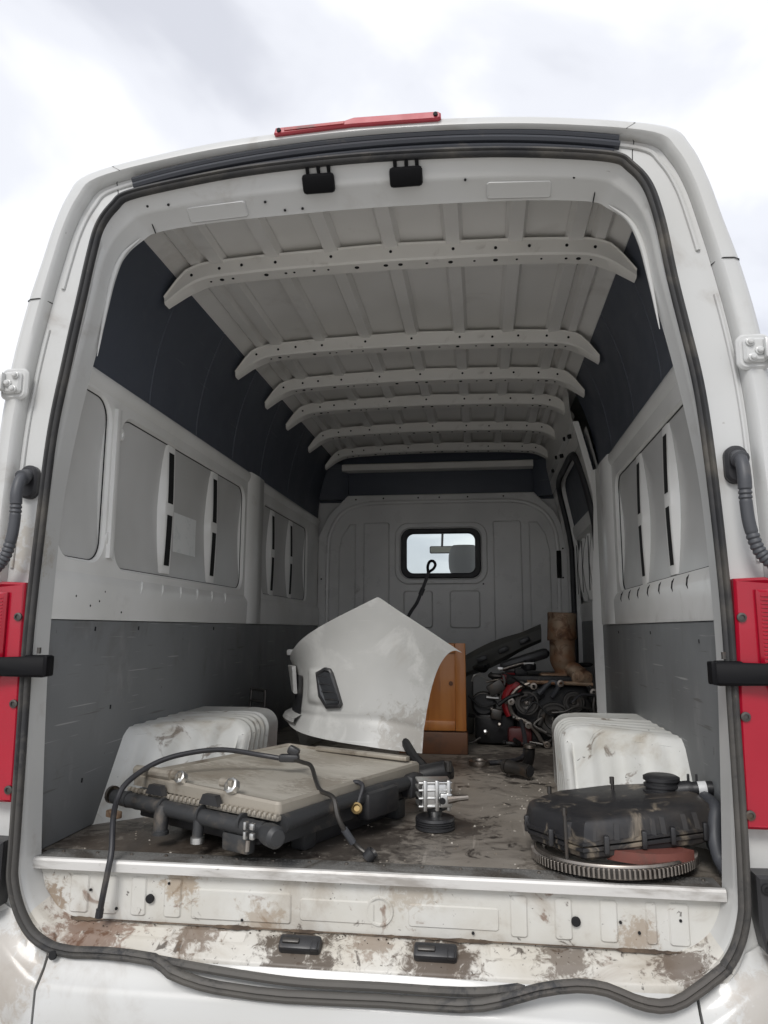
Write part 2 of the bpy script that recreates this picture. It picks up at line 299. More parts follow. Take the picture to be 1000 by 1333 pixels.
inn = [ring(lerp2(B_, S_, .93), -.002), ring(off(S_, -.004), -.002), ring(off(S_, -.010), .002), ring(lerp2(S_, H_, .28), .016), ring(lerp2(S_, H_, .55), .024), ring(lerp2(S_, H_, .62), .034), ring(lerp2(S_, H_, .9), .072), ring(H_, .082), ring(off(H_, .012), .092), ring(off(H_, .05), .094)]
# the lower run of the inner frame is the worn ledge, so the ring is cut in two along its length
nS = len(S_)
low = [i for i in range(nS) if S_[i][1] < -.13]; start = min(range(nS), key=lambda i: (S_[i][0], 0) if S_[i][1] < -.13 else (9, 0))
idx_low = []
i = start
while S_[i % nS][1] < -.13: idx_low.append(i % nS); i += 1
idx_hi = [idx_low[-1]]; i = idx_low[-1]
while True:
    i = (i+1) % nS; idx_hi.append(i)
    if i == idx_low[0]: break
MB().loft([[r[i] for i in idx_hi] for r in inn], False).build('inner_door_frame', WHITE, VAN, 50)
MB().loft([[r[i] for i in idx_low] for r in inn[:8]], False).build('sill_ledge', LEDGE, VAN, 50)

# corner joints of the outer shell, the seam ridge beside the door recess
for s in (-1, 1):
    zz = 1.445
    pts = []
    for t, y in ((.0, .30), (.0, .06), (.08, .010), (.16, 0.), (.30, -.002), (.37, .018), (.40, .033)):
        L = lerp2(B_, S_, t); c = min((p for p in L if (p[0]-SX)*s > 0), key=lambda p: abs(p[1]-zz)); pts.append((c[0]-s*.0008, y, zz))
    MB().tube(pts, .0014, 6).build('panel_joint', DARK, VAN)
    Lm = lerp2(B_, S_, .50); Lb = lerp2(B_, S_, .44)
    sel = [p for p in Lm if (p[0]-SX)*s > 0 and 1.47 < p[1] < 1.80 and abs(p[0]-SX) > .62]
    sel.sort(key=lambda p: p[1])
    MB().tube([(p[0], .034, p[1]) for p in sel], .006, 8).build('sealer_bead', WHITE, VAN)
    sel = [p for p in Lb if (p[0]-SX)*s > 0 and .70 < p[1] < 1.40]; sel.sort(key=lambda p: p[1])
    MB().tube([(p[0], .034, p[1]) for p in sel], .005, 8).build('sealer_bead', WHITE, VAN)
    # thin vertical joint at the top corners
    cc = .70
    pts = []
    for t, y in ((.05, .022), (.16, .002), (.30, 0.), (.385, .033), (.6, .035), (.85, .032)):
        L = [p for p in lerp2(B_, S_, t) if p[1] > 1.6]; c = min(L, key=lambda p: abs((p[0]-SX)-s*cc)); pts.append((c[0], y, c[1]))
    MB().tube(pts, .0011, 6).build('panel_joint', DARK, VAN)

# rubber door seal: sides and top sit on the flange, the bottom has come loose and sags
sag = [(-.475, -.022, -.198), (-.425, -.045, -.212), (-.348, -.05, -.230), (-.27, -.05, -.238), (-.155, -.05, -.243), (.058, -.05, -.238), (.222, -.05, -.237),
       (.304, -.05, -.223), (.385, -.05, -.197), (.466, -.045, -.185), (.528, -.045, -.189), (.581, -.048, -.206), (.633, -.045, -.215), (.685, -.03, -.206)]
path = []
hi = [i for i in range(nS) if not (S_[i][1] < -.10 and -.66 < S_[i][0] < .76)]
k0 = next(i for i in range(nS) if i in set(hi) and ((i-1) % nS) not in set(hi))
i = k0
while i % nS in set(hi): path.append((S_[i % nS][0], -.006, S_[i % nS][1])); i += 1
loop = path + [(-.60, -.008, -.197)] + sag
loop = [Vector(p)+Vector((.0006*math.sin(i*.6), .0008*math.sin(i*.37), .0006*math.cos(i*.53))) for i, p in enumerate(loop)]
loop = spline(loop, 2, True)
def seal_section(loop, prof):
    n = len(loop); rings = []
    for i in range(n):
        a, c = Vector(loop[i-1]), Vector(loop[(i+1) % n]); t = (c-a).normalized(); t.y = 0; t.normalize(); nr = Vector((t.z, 0, -t.x)); p = Vector(loop[i])
        nr.normalize(); rings.append([p+nr*u+Vector((0, v, 0)) for u, v in prof])
    return rings
sprof = [(-.010, .008), (-.013, -.003), (-.011, -.011), (-.005, -.013), (-.001, -.008), (.003, -.014), (.009, -.012), (.014, -.004), (.014, .008)]
rg = seal_section(loop, sprof)
MB().loft(rg+[rg[0]]).build('door_seal', SEALR, VAN, 60)
up = [(-.52, -.014, -.196), (-.40, -.026, -.204), (-.25, -.034, -.214), (-.12, -.036, -.220), (.05, -.036, -.218), (.18, -.036, -.218), (.27, -.036, -.214), (.36, -.04, -.198)]
MB().tube(spline(up, 6), [.004]+[.010]*41+[.004], 8).build('seal_loose_strand', SEALR, VAN)

# triple rubber strip over the opening
for dz, yy, x0, x1, rr in ((.072, .020, -.668, .655, .010), (.050, .014, -.660, .655, .011), (.031, .018, -.655, .640, .009)):
    P = []
    for k in range(41):
        x = x0+(x1-x0)*k/40; u = (x-SX)/.66; P.append((x, yy, 1.787+dz-.052*u*u-.012*u**4+.006*u))
    MB().tube(P, rr, 8, True).build('weather_strip', STRIP, VAN)

# third brake light
bl = MB()
P = [(-.255, 1.880), (-.25, 1.897), (-.06, 1.901), (-.035, 1.908), (.19, 1.904), (.199, 1.898), (.199, 1.884), (.19, 1.880), (-.04, 1.884), (-.25, 1.875)]
bl.plate(P, [], lambda u, v, d: (u, -.010+d, v), .07, .004)
BL = bl.build('high_brake_light', REDPLASTIC, VAN, label='faded red high brake light, its lens cover gone')
MB().plate([(-.225, 1.883), (-.225, 1.891), (-.06, 1.896), (-.06, 1.888)], [], lambda u, v, d: (u, -.0125+d, v), .004, .001).build('lens_groove', REDPAINT, BL)
for x, z in ((-.240, 1.886), (.185, 1.893)):
    MB().disc((x, -.012, z), (0, -1, 0), .0060, 14, .003).build('screw', DARK, BL)

# header: catches, raised pads, holes
def hdr(x, v):   # point on the header face, v 0 (top, by the seal) .. 1 (lower edge)
    u = abs(x-SX); zt = 1.782-.03*(u/.6)**2; zb = 1.696-.022*(u/.6)**2; return Vector((x, lin([(0, 0), (.28, .016), (.55, .024), (.62, .034), (.9, .072), (1, .082)], v), zt+(zb-zt)*v))
hn = Vector((0, -.79, -.61))
qh = Matrix(((1, 0, 0), (0, .61, -.79), (0, -.79, -.61))).transposed()
for x in (-.133, .104):
    c = hdr(x, .46)+hn*.008
    m = MB().box(c, (.088, .050, .022), .009, rot=Matrix.Rotation(R(127.7), 3, 'X'))
    o = m.build('latch_catch', BLACKM, VAN)
    for q in (-.028, .002, .03):
        MB().tube([c+Vector((q, -.010, .024)), c+Vector((q, -.020, .034)), c+Vector((q, -.004, .046))], .005, 8).build('pin', BLACKM, o)
for x in (-.43, .40):
    pl = MB().plate(rrect(-.085, -.030, .085, .030, .010), [], lambda u, v, d, x=x: tuple(hdr(x+u, .80-v*5)+hn*(.005-d)), .006, .003)
    pl.build('raised_pad', WHITE, VAN)
hb = MB()
for x, v in ((-.56, .55), (-.29, .72), (.26, .60), (.54, .6), (-.62, .5), (-.24, .9), (.60, .75), (-.19, .9)):
    hb.disc(hdr(x, v)+hn*.003, hn, .0036, 10, .002)
hb.build('header_holes', DARK, VAN, kind='stuff')
for s in (-1, 1):
    x = SX+s*.625
    MB().tube([(x*1.0, .000, 1.742), (x*.985, .030, 1.712), (x*.97, .078, 1.662)], .0016, 6).build('panel_joint', DARK, VAN)
    # rounded stiffening gusset inside each upper corner
    G = [(SX+s*.755, .072, 1.30), (SX+s*.738, .072, 1.44), (SX+s*.722, .072, 1.535), (SX+s*.694, .070, 1.60), (SX+s*.645, .068, 1.645)]
    MB().tube(spline(G, 8), [.001]+[.002+.006*math.sin(math.pi*k/30) for k in range(31)]+[.001], 10).build('corner_gusset', WHITE, VAN)

# black catch straps reaching out to the doors
for s in (-1, 1):
    x0 = SX+s*(.793 if s > 0 else .767); x1 = SX+s*1.03
    cs = MB().plate([(0, -.024), (.02, -.028), (.20, -.024), (.40, -.023), (.40, .018), (.20, .019), (.02, .024), (0, .020)], [],
                    lambda u, v, d, s=s: (SX+s*((.790 if s > 0 else .764)+u), -.034+d-.10*max(0, u-.05), .457+v), .012, .003).build('door_check_strap', BLACKM, VAN)
    MB().box((x0+s*.004, -.028, .457), (.012, .034, .050), .004).build('end_stop', BLACKM, cs)
    MB().tube([(x0+s*.03, -.03, .487), (x0+s*.03, -.03, .502)], .005, 8).build('pin', STEEL_D, cs)
    MB().box((x0+s*.045, -.006, .460), (.05, .05, .045), .004).build('strap_bracket', BLACKM, cs)

# hinges and the open doors beyond the frame
for s in (-1, 1):
    hx = SX+s*.945
    h = MB().plate(rrect(-.024, -.030, .028, .030, .010), [], lambda u, v, d, s=s, hx=hx: (hx+s*u, -.016+d, 1.203+v), .03, .006).build('door_hinge', WHITE, VAN)
    MB().tube([(hx+s*.045, -.030, 1.165), (hx+s*.045, -.030, 1.241)], .013, 12).build('knuckle', WHITE, h)
    MB().box((hx+s*.033, -.022, 1.203), (.03, .02, .05), .005).build('hinge_arm', WHITE, h)
    MB().tube([(hx+s*.045, -.034, 1.203), (hx+s*.09, -.045, 1.203), (hx+s*.20, -.085, 1.203)], [.020, .018, .022], 10, sy=.9).build('hinge_strap', WHITE, h)
    for a, b in ((-.010, .018), (-.006, -.020), (.010, -.004)):
        MB().lathe([(.0105, 0), (.0105, .004), (.007, .005), (.007, .010), (.004, .012)], 10, Matrix.Translation((hx+s*a, -.016, 1.203+b)) @ Matrix.Rotation(R(90), 4, 'X'), True).build('bolt', WHITE, h)
    # raised hinge pad pressed into the body
    MB().plate(rrect(-.036, -.044, .042, .044, .02), [], lambda u, v, d, s=s, hx=hx: (hx+s*u, -.004+d, 1.203+v), .012, .006).build('hinge_pad', WHITE, VAN)
    # door: swung open beyond the hinge
    ang = R(28 if s > 0 else 20); ca, sa = math.cos(ang), math.sin(ang)
    prof = [(0.03, -.14), (.76, -.14), (.76, 1.93), (.40, 1.91), (.14, 1.86), (.04, 1.80), (.035, 1.6), (.035, 1.3), (.04, 1.0), (.05, .5), (.05, .0)]
    def dm(u, v, d, s=s, hx=hx): return (hx+s*((.075 if s > 0 else .10)+u*ca+d*sa), -.05-u*sa+d*ca, v)
    d_ = MB().plate(prof, [rrect(.14, .80, .66, 1.35, .06)], dm, .055, .014).build('rear_door', WHITE, VAN)
    MB().plate(rrect(.13, .79, .67, 1.36, .06), [], lambda u, v, d: dm(u, v, d+.02), .006, .001).build('door_window', GLASS, d_)

# wiring boots: a rubber elbow with corrugations
for s in (-1, 1):
    bx = SX+s*.897
    pts = spline([(bx, .020, .955), (bx, -.012, .935), (bx-s*.001, -.026, .895), (bx-s*.001, -.024, .84), (bx+s*.004, -.024, .78), (bx+s*.022, -.024, .722), (bx+s*.060, -.028, .688), (bx+s*.12, -.045, .680), (bx+s*.24, -.10, .678)], 16)
    rad = []
    for i, p in enumerate(pts):
        z = p.z; a = i/len(pts); r0 = .0140
        if a < .10: r0 = .014+.06*a
        cor = (.87 > z > .842) or (z < .765)
        rad.append(r0*(1+(.12*math.sin(i*2.1) if cor else .08 if z > .87 else 0)))
    b = MB().tube(pts, rad, 14).build('wiring_boot', GREYHOSE, VAN)
    MB().plate(rrect(-.026, -.045, .026, .045, .024, 8), [], lambda u, v, d, bx=bx: (bx+u, .014+d, .935+v), .03, .006).build('boot_flange', RUBBER, b)

# tail lights, bumper corners
for s in (-1, 1):
    def tm(u, v, d, s=s): return (SX+s*u, -.012+d+max(0, u-.93)**2*3.0, v)
    t_ = MB().plate([(.862, .665), (.93, .668), (1.0, .655), (1.0, .14), (.90, .128), (.850, .128), (.852, .30), (.858, .5)], [], tm, .05, .006).build('tail_light', REDLENS, VAN)
    MB().plate([(.905, .64), (.96, .642), (.99, .63), (.99, .42), (.93, .40), (.905, .46)], [], lambda u, v, d: tm(u, v, d-.010), .012, .006).build('raised_lens', REDLENS, t_)
    rb = MB()
    for k in range(22):
        z = .625-k*.0085; rb.tube([tm(.912, z, -.0105), tm(.93, z, -.0105), tm(.955, z, -.0105), tm(.985, z, -.0105)], .0016, 6)
    rb.build('lens_ribbing', REDLENS, t_, kind='stuff')
    for z, u in ((.578, .872), (.363, .865), (.158, .860)):
        sc_ = MB().lathe([(.0105, 0), (.0105, .004), (.006, .005), (.006, .002)], 14, Matrix.Translation(tm(u, z, 0)) @ Matrix.Rotation(R(90), 4, 'X'), True).build('screw', STEEL_D, t_)
    c_ = MB().plate([(.862, .038), (1.0, .040), (1.02, -.14), (.93, -.15), (.872, -.115), (.862, -.06)], [], lambda u, v, d, s=s: (SX+s*u, -.020+d, v), .06, .006).build('bumper_end_cap', BLACKP, VAN)
    for z, u in ((.012, .880), (-.095, .884)):
        MB().lathe([(.012, 0), (.012, .004), (.007, .006), (.007, .002)], 14, Matrix.Translation((SX+s*u, -.020, z)) @ Matrix.Rotation(R(90), 4, 'X'), True).build('screw', DARK, c_)

# white rear step panel under the opening: centre piece and two corner pieces with a joint between
def step_section(x0, x1, name, flip=1, bulge=0.):
    rings = []
    for k in range(13):
        x = x0+(x1-x0)*k/12; e = max(0, abs(x-SX)-.72); yb = e*e*1.6; zt = -.235+min(.10, e*.6)+ .012*math.cos(x*1.4)
        rings.append([(x, .03, zt+.022), (x, -.004+yb, zt+.016), (x, -.020+yb, zt-.012), (x, -.036+yb, zt-.030), (x, -.05+yb, zt-.045), (x, -.054+yb, zt-.12), (x, -.05+yb, zt-.24), (x, .03, zt-.26)])
    return MB().loft(rings, True, True).build(name, WHITE, VAN, 50)
step_section(-.742, .714, 'rear_step_panel')
step_section(-1.02, -.748, 'step_corner_panel'); step_section(.720, .992, 'step_corner_panel')
sp = MB()
for x, z in ((-.745, -.205), (.28, -.238)): sp.disc((x+.02, -.02, z), (0, -1, .2), .010, 12, .003)
sp.build('drain_plugs', DARK, VAN, kind='stuff')

# floor edge: ribbed sill face, aluminium strip
def face(u, v, d): return (u, .076+d, v)
SF = MB().plate([(-.835, -.025), (-.815, -.09), (-.775, -.14), (-.72, -.162), (.70, -.162), (.765, -.14), (.795, -.09), (.81, -.025)], [], face, .02, .002).build('sill_face', SILL, VAN)
def pad(x0, z0, x1, z1, h=.004, r=.008): MB().plate(rrect(x0, z0, x1, z1, r, 4), [], lambda u, v, d: (u, .076-h+d, v), h+.002, min(h*.9, .0035)).build('pressed_rib', SILL, SF)
for x0, x1 in ((-.745, -.695), (-.66, -.62), (-.585, -.545), (-.50, -.455), (.335, .375), (.435, .475), (.535, .575), (.635, .66), (.685, .73)):
    pad(x0, -.145, x1, -.055)
pad(-.43, -.145, -.18, -.075); pad(-.16, -.135, .02, -.085, .003); pad(.10, -.135, .31, -.085, .003)
bo = [(.032+.030*math.cos(R(a)), .0755, -.105+.030*math.sin(R(a))) for a in range(0, 361, 15)]
MB().tube(bo, .004, 6, False).build('pressed_boss', SILL, SF)
for x in (-.534, .482): MB().disc((x, .070, -.103), (0, -1, 0), .0105, 16, .003).build('drain_hole', DARK, SF)
sh = MB()
for x, z in ((-.69, -.09), (-.487, -.066), (.58, -.10), (.62, -.12), (-.3, -.14), (-.62, -.13), (.25, -.14), (.71, -.09)): sh.disc((x, .0715, z), (0, -1, 0), .0035, 8, .002)
sh.build('small_holes', DARK, SF, kind='stuff')
MB().loft([[(x, .063, FZ+.0055), (x, .056, FZ+.004), (x, .052, FZ-.001), (x, .052, FZ-.020), (x, .060, FZ-.022), (x, .075, FZ-.020), (x, .075, FZ+.001)] for x in (-.842, -.5, -.2, .1, .4, .806)], True, True).build('floor_edge_strip', ALUSTRIP, VAN, 30)
MB().box((-.018, .100, FZ+.002), (1.64, .072, .005), .0015).build('tread_plate', TREAD, VAN)
tr_ = MB()
for k in range(150):
    for r_ in range(3): tr_.box((-.82+k*.0107+(r_ % 2)*.005, .078+r_*.022, FZ+.0048), (.007, .0026, .0014), 0, rot=Matrix.Rotation(R(45 if (k+r_) % 2 else -45), 3, 'Z'))
tr_.build('tread_pattern', TREAD, VAN, 0, kind='stuff')
ss = MB()
for k in range(18):
    x = -.79+k*.092
    ss.disc((x, .110, FZ+.0065), (0, 0, 1), .0045, 8, .0015)
ss.build('strip_rivets', STEEL, VAN, kind='stuff')
# grime packed into the crease between sill face and ledge
gs = MB(); top_, bot_ = [], []
for k in range(160):
    x = -.755+1.49*k/159; a = .0008+.0030*max(0, math.sin(k*.31)+math.sin(k*.13+1)+random.uniform(-.6, .9))**1.1
    top_.append((x, .0748, -.157+a*.55)); bot_.append((x, .070-a*.8, -.1565-a*.42))
gs.loft([top_, [(p[0], .0715, -.1545) for p in top_], bot_], False).build('crease_grime', GRIMEM, VAN, 60)
# ledge pads and the two strikers
def ledge(x, v):
    return Vector((x, .014+.058*v, -.198+.040*v))
ln = Vector((0, -.57, .82))
for x0, x1 in ((-.62, -.46), (-.43, -.28), (.285, .36)):
    MB().plate(rrect(x0, .25, x1, .80, .02, 5), [], lambda u, v, d: tuple(ledge(u, v)+ln*(.006-d)), .008, .004).build('ledge_pad', LEDGE, VAN)
for x in (-.146, .166):
    o = MB().box(tuple(ledge(x, .42)+ln*.014), (.098, .036, .026), .007, rot=Matrix.Rotation(R(35), 3, 'X')).build('latch_striker', BLACKP, VAN)
    MB().box(tuple(ledge(x-.020, .40)+ln*.028), (.040, .012, .010), .003, rot=Matrix.Rotation(R(35), 3, 'X')).build('striker_bar', STEEL_D, o)
    MB().box(tuple(ledge(x+.036, .30)+ln*.026), (.016, .024, .012), .003, rot=Matrix.Rotation(R(35), 3, 'X')).build('striker_lug', BLACKP, o)

# ------------------------------------------------------------------ load floor, walls
MB().box((0, 1.745, FZ-.010), (1.76, 3.23, .020), .0).build('load_floor', PLY, VAN, 0)
W = .87
def wmap(s, X=W): return lambda u, v, d: (s*(X+d), u, v)
def sweep_y(prof, s, y0, y1, name, m, n=2, closed=False, caps=False, sm=50, parent=None):
    return MB().loft([[(s*x, y0+(y1-y0)*k/n, z) for x, z in prof] for k in range(n+1)], closed, caps).build(name, m, parent or VAN, sm)
def pbulge(t): return .012+.018*(1-abs(2*min(1, max(0, t))-1)**1.6)
def strut(s, y, z0, z1, parent):
    # straight upright stiffener bridging the bowed panel; its inner face carries two slots
    st = []; n = 14
    for k in range(n+1):
        t = k/n; d = pbulge(t)+.004; z = z0+(z1-z0)*t; e = .006*(1-math.sin(math.pi*t))
        st.append([(s*(W+d), y-.022, z), (s*(W+.006+e), y-.004, z), (s*(W+.003+e), y+.002, z), (s*(W+.003+e), y+.066, z), (s*(W+.008+e), y+.070, z), (s*(W+d), y+.074, z)])
    o = MB().loft(st, True, True).build('wall_strut', WHITE_IN, parent, 30)
    zm = (z0+z1)/2
    for a, b in ((z0+.03, zm-.025), (zm+.02, z1-.03)):
        P = []
        for k in range(7):
            z = a+(b-a)*k/6; t = (z-z0)/(z1-z0); P.append((s*(W+.003+.006*(1-math.sin(math.pi*t))-.0008), z))
        MB().loft([[(x, y+.010, z), (x, y+.056, z)] for x, z in P], False).build('slot', DARK, o, 0)
def wall(s, y1, recesses, struts, pillar):
    outl = [(.096, .69), (y1, .69), (y1, 1.305), (.096, 1.305)]
    hol = [rrect(a, c, b, d, r, 8) for a, b, c, d, r in recesses]
    w_ = MB().plate(outl, hol, wmap(s), .075, .008).build('side_wall', WHITE_IN, VAN, 40)
    for a, b, c, d, r in recesses:      # bowed outer panel seen through its recess
        gl = [(s*(W+.006+pbulge((v-c)/(d-c))*.5), u, v) for u, v in rrect(a+.001, c+.001, b-.001, d-.001, r, 8)]
        MB().tube(gl+gl[:1], .0019, 6, False).build('panel_gap', DARK, w_)
        MB().loft([[(s*(W+pbulge(k/12)), y, c-.01+(d-c+.02)*k/12) for y in (a-.03, (a+b)/2, b+.03)] for k in range(13)], False).build('pressed_panel', PANEL, w_, 60)
    for y, a, b in struts: strut(s, y, a, b, w_)
    sweep_y([(W+.004, 1.27), (W-.006, 1.285), (W-.012, 1.305), (W-.010, 1.325), (W+.006, 1.336), (W+.03, 1.336)], s, .096, y1, 'belt_rail', WHITE_IN)
    sh_ = sweep_y([(W+.002, .712), (W-.001, .706), (W-.010, .690), (W-.014, .676), (W-.012, .574)], s, .084, y1, 'wall_ledge', WHITE_IN)
    for y0_, yy in pillar:
        MB().loft([[(s*(W+.01), y0_, z), (s*(W-.014), y0_+.02, z), (s*(W-.020), (y0_+yy)/2, z), (s*(W-.014), yy-.02, z), (s*(W+.01), yy, z)] for z in (.575, .72, .95, 1.2, 1.33)], False).build('wall_pillar', WHITE_IN, VAN, 60)
    return w_, sh_
LW, LS = wall(-1, 3.35, [(.02+.09, .355, .75, 1.26, .07), (.43, 1.69, .74, 1.235, .07), (2.01, 3.02, .735, 1.215, .06)],
          [(.80, .75, 1.238), (1.265, .745, 1.232), (2.19, .73, 1.21), (2.59, .728, 1.21)], [(1.72, 1.98)])
RW, RS = wall(1, 1.95, [(.11, 1.485, .715, 1.205, .07)], [(.60, .72, 1.20), (1.01, .715, 1.20)], [(1.54, 1.93)])
for z, y in ((1.172, .42), (.828, .385)):
    MB().lathe([(.022, 0), (.020, .004), (.010, .005), (.008, .001)], 18, Matrix.Translation((-W+.000, y, z)) @ Matrix.Rotation(R(90), 4, 'Y'), True).build('pressed_boss', WHITE_IN, LW)
# upright post standing proud between the first two recesses
MB().loft([[(-(W+.008), .372, z), (-(W-.010), .378, z), (-(W-.012), .400, z), (-(W-.004), .412, z)] for z in (.765, .80, 1.20, 1.245)], False).build('upright_rib', WHITE_IN, LW, 50)
# crescent notches along the ledges
for k in range(6):
    y = .60+k*.165
    MB().tube([(-(W+.000), y+.03, .708), (-(W-.006), y+.02, .700), (-(W-.012), y+.004, .682), (-(W-.013), y-.006, .664)], [.002, .005, .005, .002], 8).build('pressed_crescent', WHITE_IN, LS)
for k in range(7):
    y = .40+k*.165
    MB().tube([(W-.000, y+.022, .706), (W-.008, y+.012, .694), (W-.0135, y, .676), (W-.013, y-.006, .664)], [.0015, .0042, .0042, .0015], 8).build('notch', DARK, RS)
lh = MB()
for y, z in ((.20, .640), (.33, .630), (.36, .66), (.28, .615), (1.75, .655), (.47, .60)): lh.disc((-(W-.0128), y, z), (1, 0, 0), .0035, 8, .001)
lh.build('ledge_holes', DARK, LS, kind='stuff')
# pale glossy patches on the pressed panels
def wall_patch(s, P, zc, zd):
    MB().loft([[(s*(W+pbulge((z-zc)/(zd-zc))-.0015), y, z) for y in ys] for z, ys in P], False).build('pale_patch', PALE_PATCH, VAN, 60, label='pale glossy patch on the wall panel')
wall_patch(-1, [(.842+.155*k/6, (.915+.012*k/6, 1.14+.014*k/6)) for k in range(7)], .73, 1.245)
wall_patch(1, [(.94+.07*k/4, (.215+.02*k/4, .262+.03*k/4-.02*(k == 4))) for k in range(5)], .705, 1.215)

# lower grey boards
MB().box((-(W-.004), 1.715, .277), (.012, 3.26, .590), .002).build('side_liner_board', GREYBOARD, VAN)
MB().box((W-.004, 1.015, .277), (.012, 1.86, .590), .002).build('side_liner_board', GREYBOARD, VAN)
lb = MB()
for y, z in ((.32, .548), (.60, .55), (.44, .31), (.30, .12), (1.3, .55)): lb.tube([(-(W-.0095), y, z-.006), (-(W-.0095), y+.002, z+.006)], .0035, 6)
for y, z in ((.33, .52), (.9, .54), (1.5, .54)): lb.tube([(W-.0095, y, z-.005), (W-.0095, y+.002, z+.005)], .003, 6)
lb.build('liner_screws', DARK, VAN, kind='stuff')

# upper dark boards, curved in to the roof
up_prof = [(W+.004, 1.330), (W+.002, 1.40), (W-.012, 1.50), (W-.035, 1.60), (W-.062, 1.68), (W-.090, 1.75), (W-.115, 1.80), (W-.13, 1.83)]
up_prof = [(p.x, p.y) for p in spline([Vector((a, b, 0)) for a, b in up_prof], 3)]
def upper(s, cuts):
    for a, b in zip(cuts, cuts[1:]):
        MB().loft([[(s*(x+(0 if 0 < k < 4 else .006)), y, z) for x, z in up_prof] for k, y in enumerate((a+.001, a+.004, (a+b)/2, b-.004, b-.001))], False).build('upper_liner_board', DARKBOARD, VAN, 40)
upper(-1, [.097, .62, 1.05, 1.50, 1.95, 2.5, 3.36]); upper(1, [.097, .62, 1.05, 1.55, 1.96])

# ------------------------------------------------------------------ roof: skin, ribs, cross beams
def zr(x): return 1.848-.022*(x/.7)**2
MB().loft([[(x, y, zr(x)) for x in [(-.80+.08*k) for k in range(21)]] for y in (.06, 1.2, 2.4, 3.5)], False).build('roof_skin', WHITE_ROOF, VAN, 50)
for x in (-.61, -.41, -.205, 0., .21, .415, .61):
    MB().loft([[(x-.034, y, zr(x)-.0005), (x-.022, y, zr(x)-.026), (x+.022, y, zr(x)-.026), (x+.034, y, zr(x)-.0005)] for y in (.10, 1., 2., 3.4)], False).build('roof_rib', WHITE_ROOF, VAN, 60)
for s in (-1, 1):
    MB().loft([[(s*x, y, z) for x, z in ((.655, 1.835), (.67, 1.805), (.70, 1.800), (.715, 1.815), (.735, 1.800), (.765, 1.775), (.80, 1.78))] for y in (.10, 1., 2., 3.45)], False).build('roof_side_rail', WHITE_ROOF, VAN, 45)
bot = [(0, 1.776), (.30, 1.772), (.45, 1.768), (.60, 1.760), (.65, 1.754), (.69, 1.742), (.73, 1.718), (.76, 1.694), (.795, 1.666)]
top = [(0, 1.838), (.45, 1.826), (.64, 1.815), (.69, 1.803), (.72, 1.788), (.75, 1.756), (.795, 1.694)]
xs = sorted(set([-.795, -.77, -.75, -.735, -.72, -.70, -.68, -.65] + [-.6+.08*k for k in range(16)] + [.795, .77, .75, .735, .72, .70, .68, .65]))
def beam_mesh():
    rings = []
    for x in xs:
        a = abs(x); zb, zt = lin(bot, a), lin(top, a); e = max(0, (a-.70)/.085); wy = .072-.022*e
        rings.append([(x, -.010, zt-.004), (x, -.002, zt-.008), (x, .000, zb+.006), (x, .006, zb), (x, wy-.006, zb), (x, wy, zb+.006), (x, wy+.002, zb+.020), (x, wy+.014, zb+.022), (x, wy+.014, zt), (x, .02, zt)])
    return MB().loft(rings, True, True)
holes = MB()
for x, v in [(-.70, .5), (-.60, .45), (-.52, .5), (-.40, .45), (-.205, .5), (0, .5), (.21, .5), (.35, .45), (.46, .5), (.58, .5), (.67, .5)]:
    a = abs(x); zb, zt = lin(bot, a), lin(top, a); holes.disc((x, -.0015, zb+(zt-zb)*v), (0, -1, 0), .0052, 10, .002)
for x in [-.64, -.60, -.56, -.44, -.37, -.34, -.27, -.22, -.12, -.02, .03, .12, .2, .28, .35, .42, .5, .58, .62, .66]:
    holes.disc((x, .030, lin(bot, abs(x))-.0005), (0, 0, -1), random.choice((.004, .005, .008)), 10, .002)
first = None
for y in (.526, 1.276, 1.734, 2.143, 2.683, 3.20):
    if first is None:
        b_ = beam_mesh().build('roof_beam', BEAM, VAN, 40); h_ = holes.build('beam_holes', DARK, b_, kind='stuff'); first = (b_, h_)
    else:
        b_ = first[0].copy(); COL.objects.link(b_); b_.parent = VAN; h_ = first[1].copy(); COL.objects.link(h_); h_.parent = b_
    b_.location = (0, y, 0)

# ------------------------------------------------------------------ bulkhead
BY = 3.36
def bm_(u, v, d): return (u, BY+d, v)
win = rrect(-.252, .918, .266, 1.232, .06, 8)
BH = MB().plate([(-.875, FZ), (.875, FZ), (.875, 1.20), (.80, 1.36), (.66, 1.50), (-.66, 1.50), (-.80, 1.36), (-.875, 1.20)], [win], bm_, .03, .006).build('bulkhead', BULK, VAN, 40)
arch = spline([(-.80, BY, .30), (-.80, BY, .62), (-.798, BY, 1.10), (-.775, BY, 1.25), (-.70, BY, 1.37), (-.56, BY, 1.43), (-.35, BY, 1.443), (.35, BY, 1.443), (.58, BY, 1.43), (.72, BY, 1.36), (.79, BY, 1.24), (.81, BY, 1.08), (.81, BY, .62), (.81, BY, .30)], 6)
MB().tube(arch, .016, 10).build('pressed_arch', BULK, BH)
def bpad(P, h=.014): MB().plate(P, [], lambda u, v, d: (u, BY-h+d, v), h+.002, .009).build('pressed_panel', BULK, BH)
bpad(rrect(-.541, .40, -.354, 1.30, .02)); bpad(rrect(.371, .40, .567, 1.30, .02))
bpad([(-.72, .40), (-.595, .40), (-.595, 1.29), (-.64, 1.29), (-.70, 1.20), (-.72, 1.10)]); bpad([(.616, .40), (.76, .40), (.76, 1.08), (.735, 1.20), (.68, 1.29), (.616, 1.29)])
bpad(rrect(-.256, .556, -.05, .816, .025)); bpad(rrect(.065, .556, .277, .816, .025))
MB().plate(rrect(-.318, .858, .332, 1.295, .10, 8), [rrect(-.275, .897, .288, 1.253, .07, 8)], lambda u, v, d: (u, BY-.012+d, v), .014, .008).build('window_surround', BULK, BH)
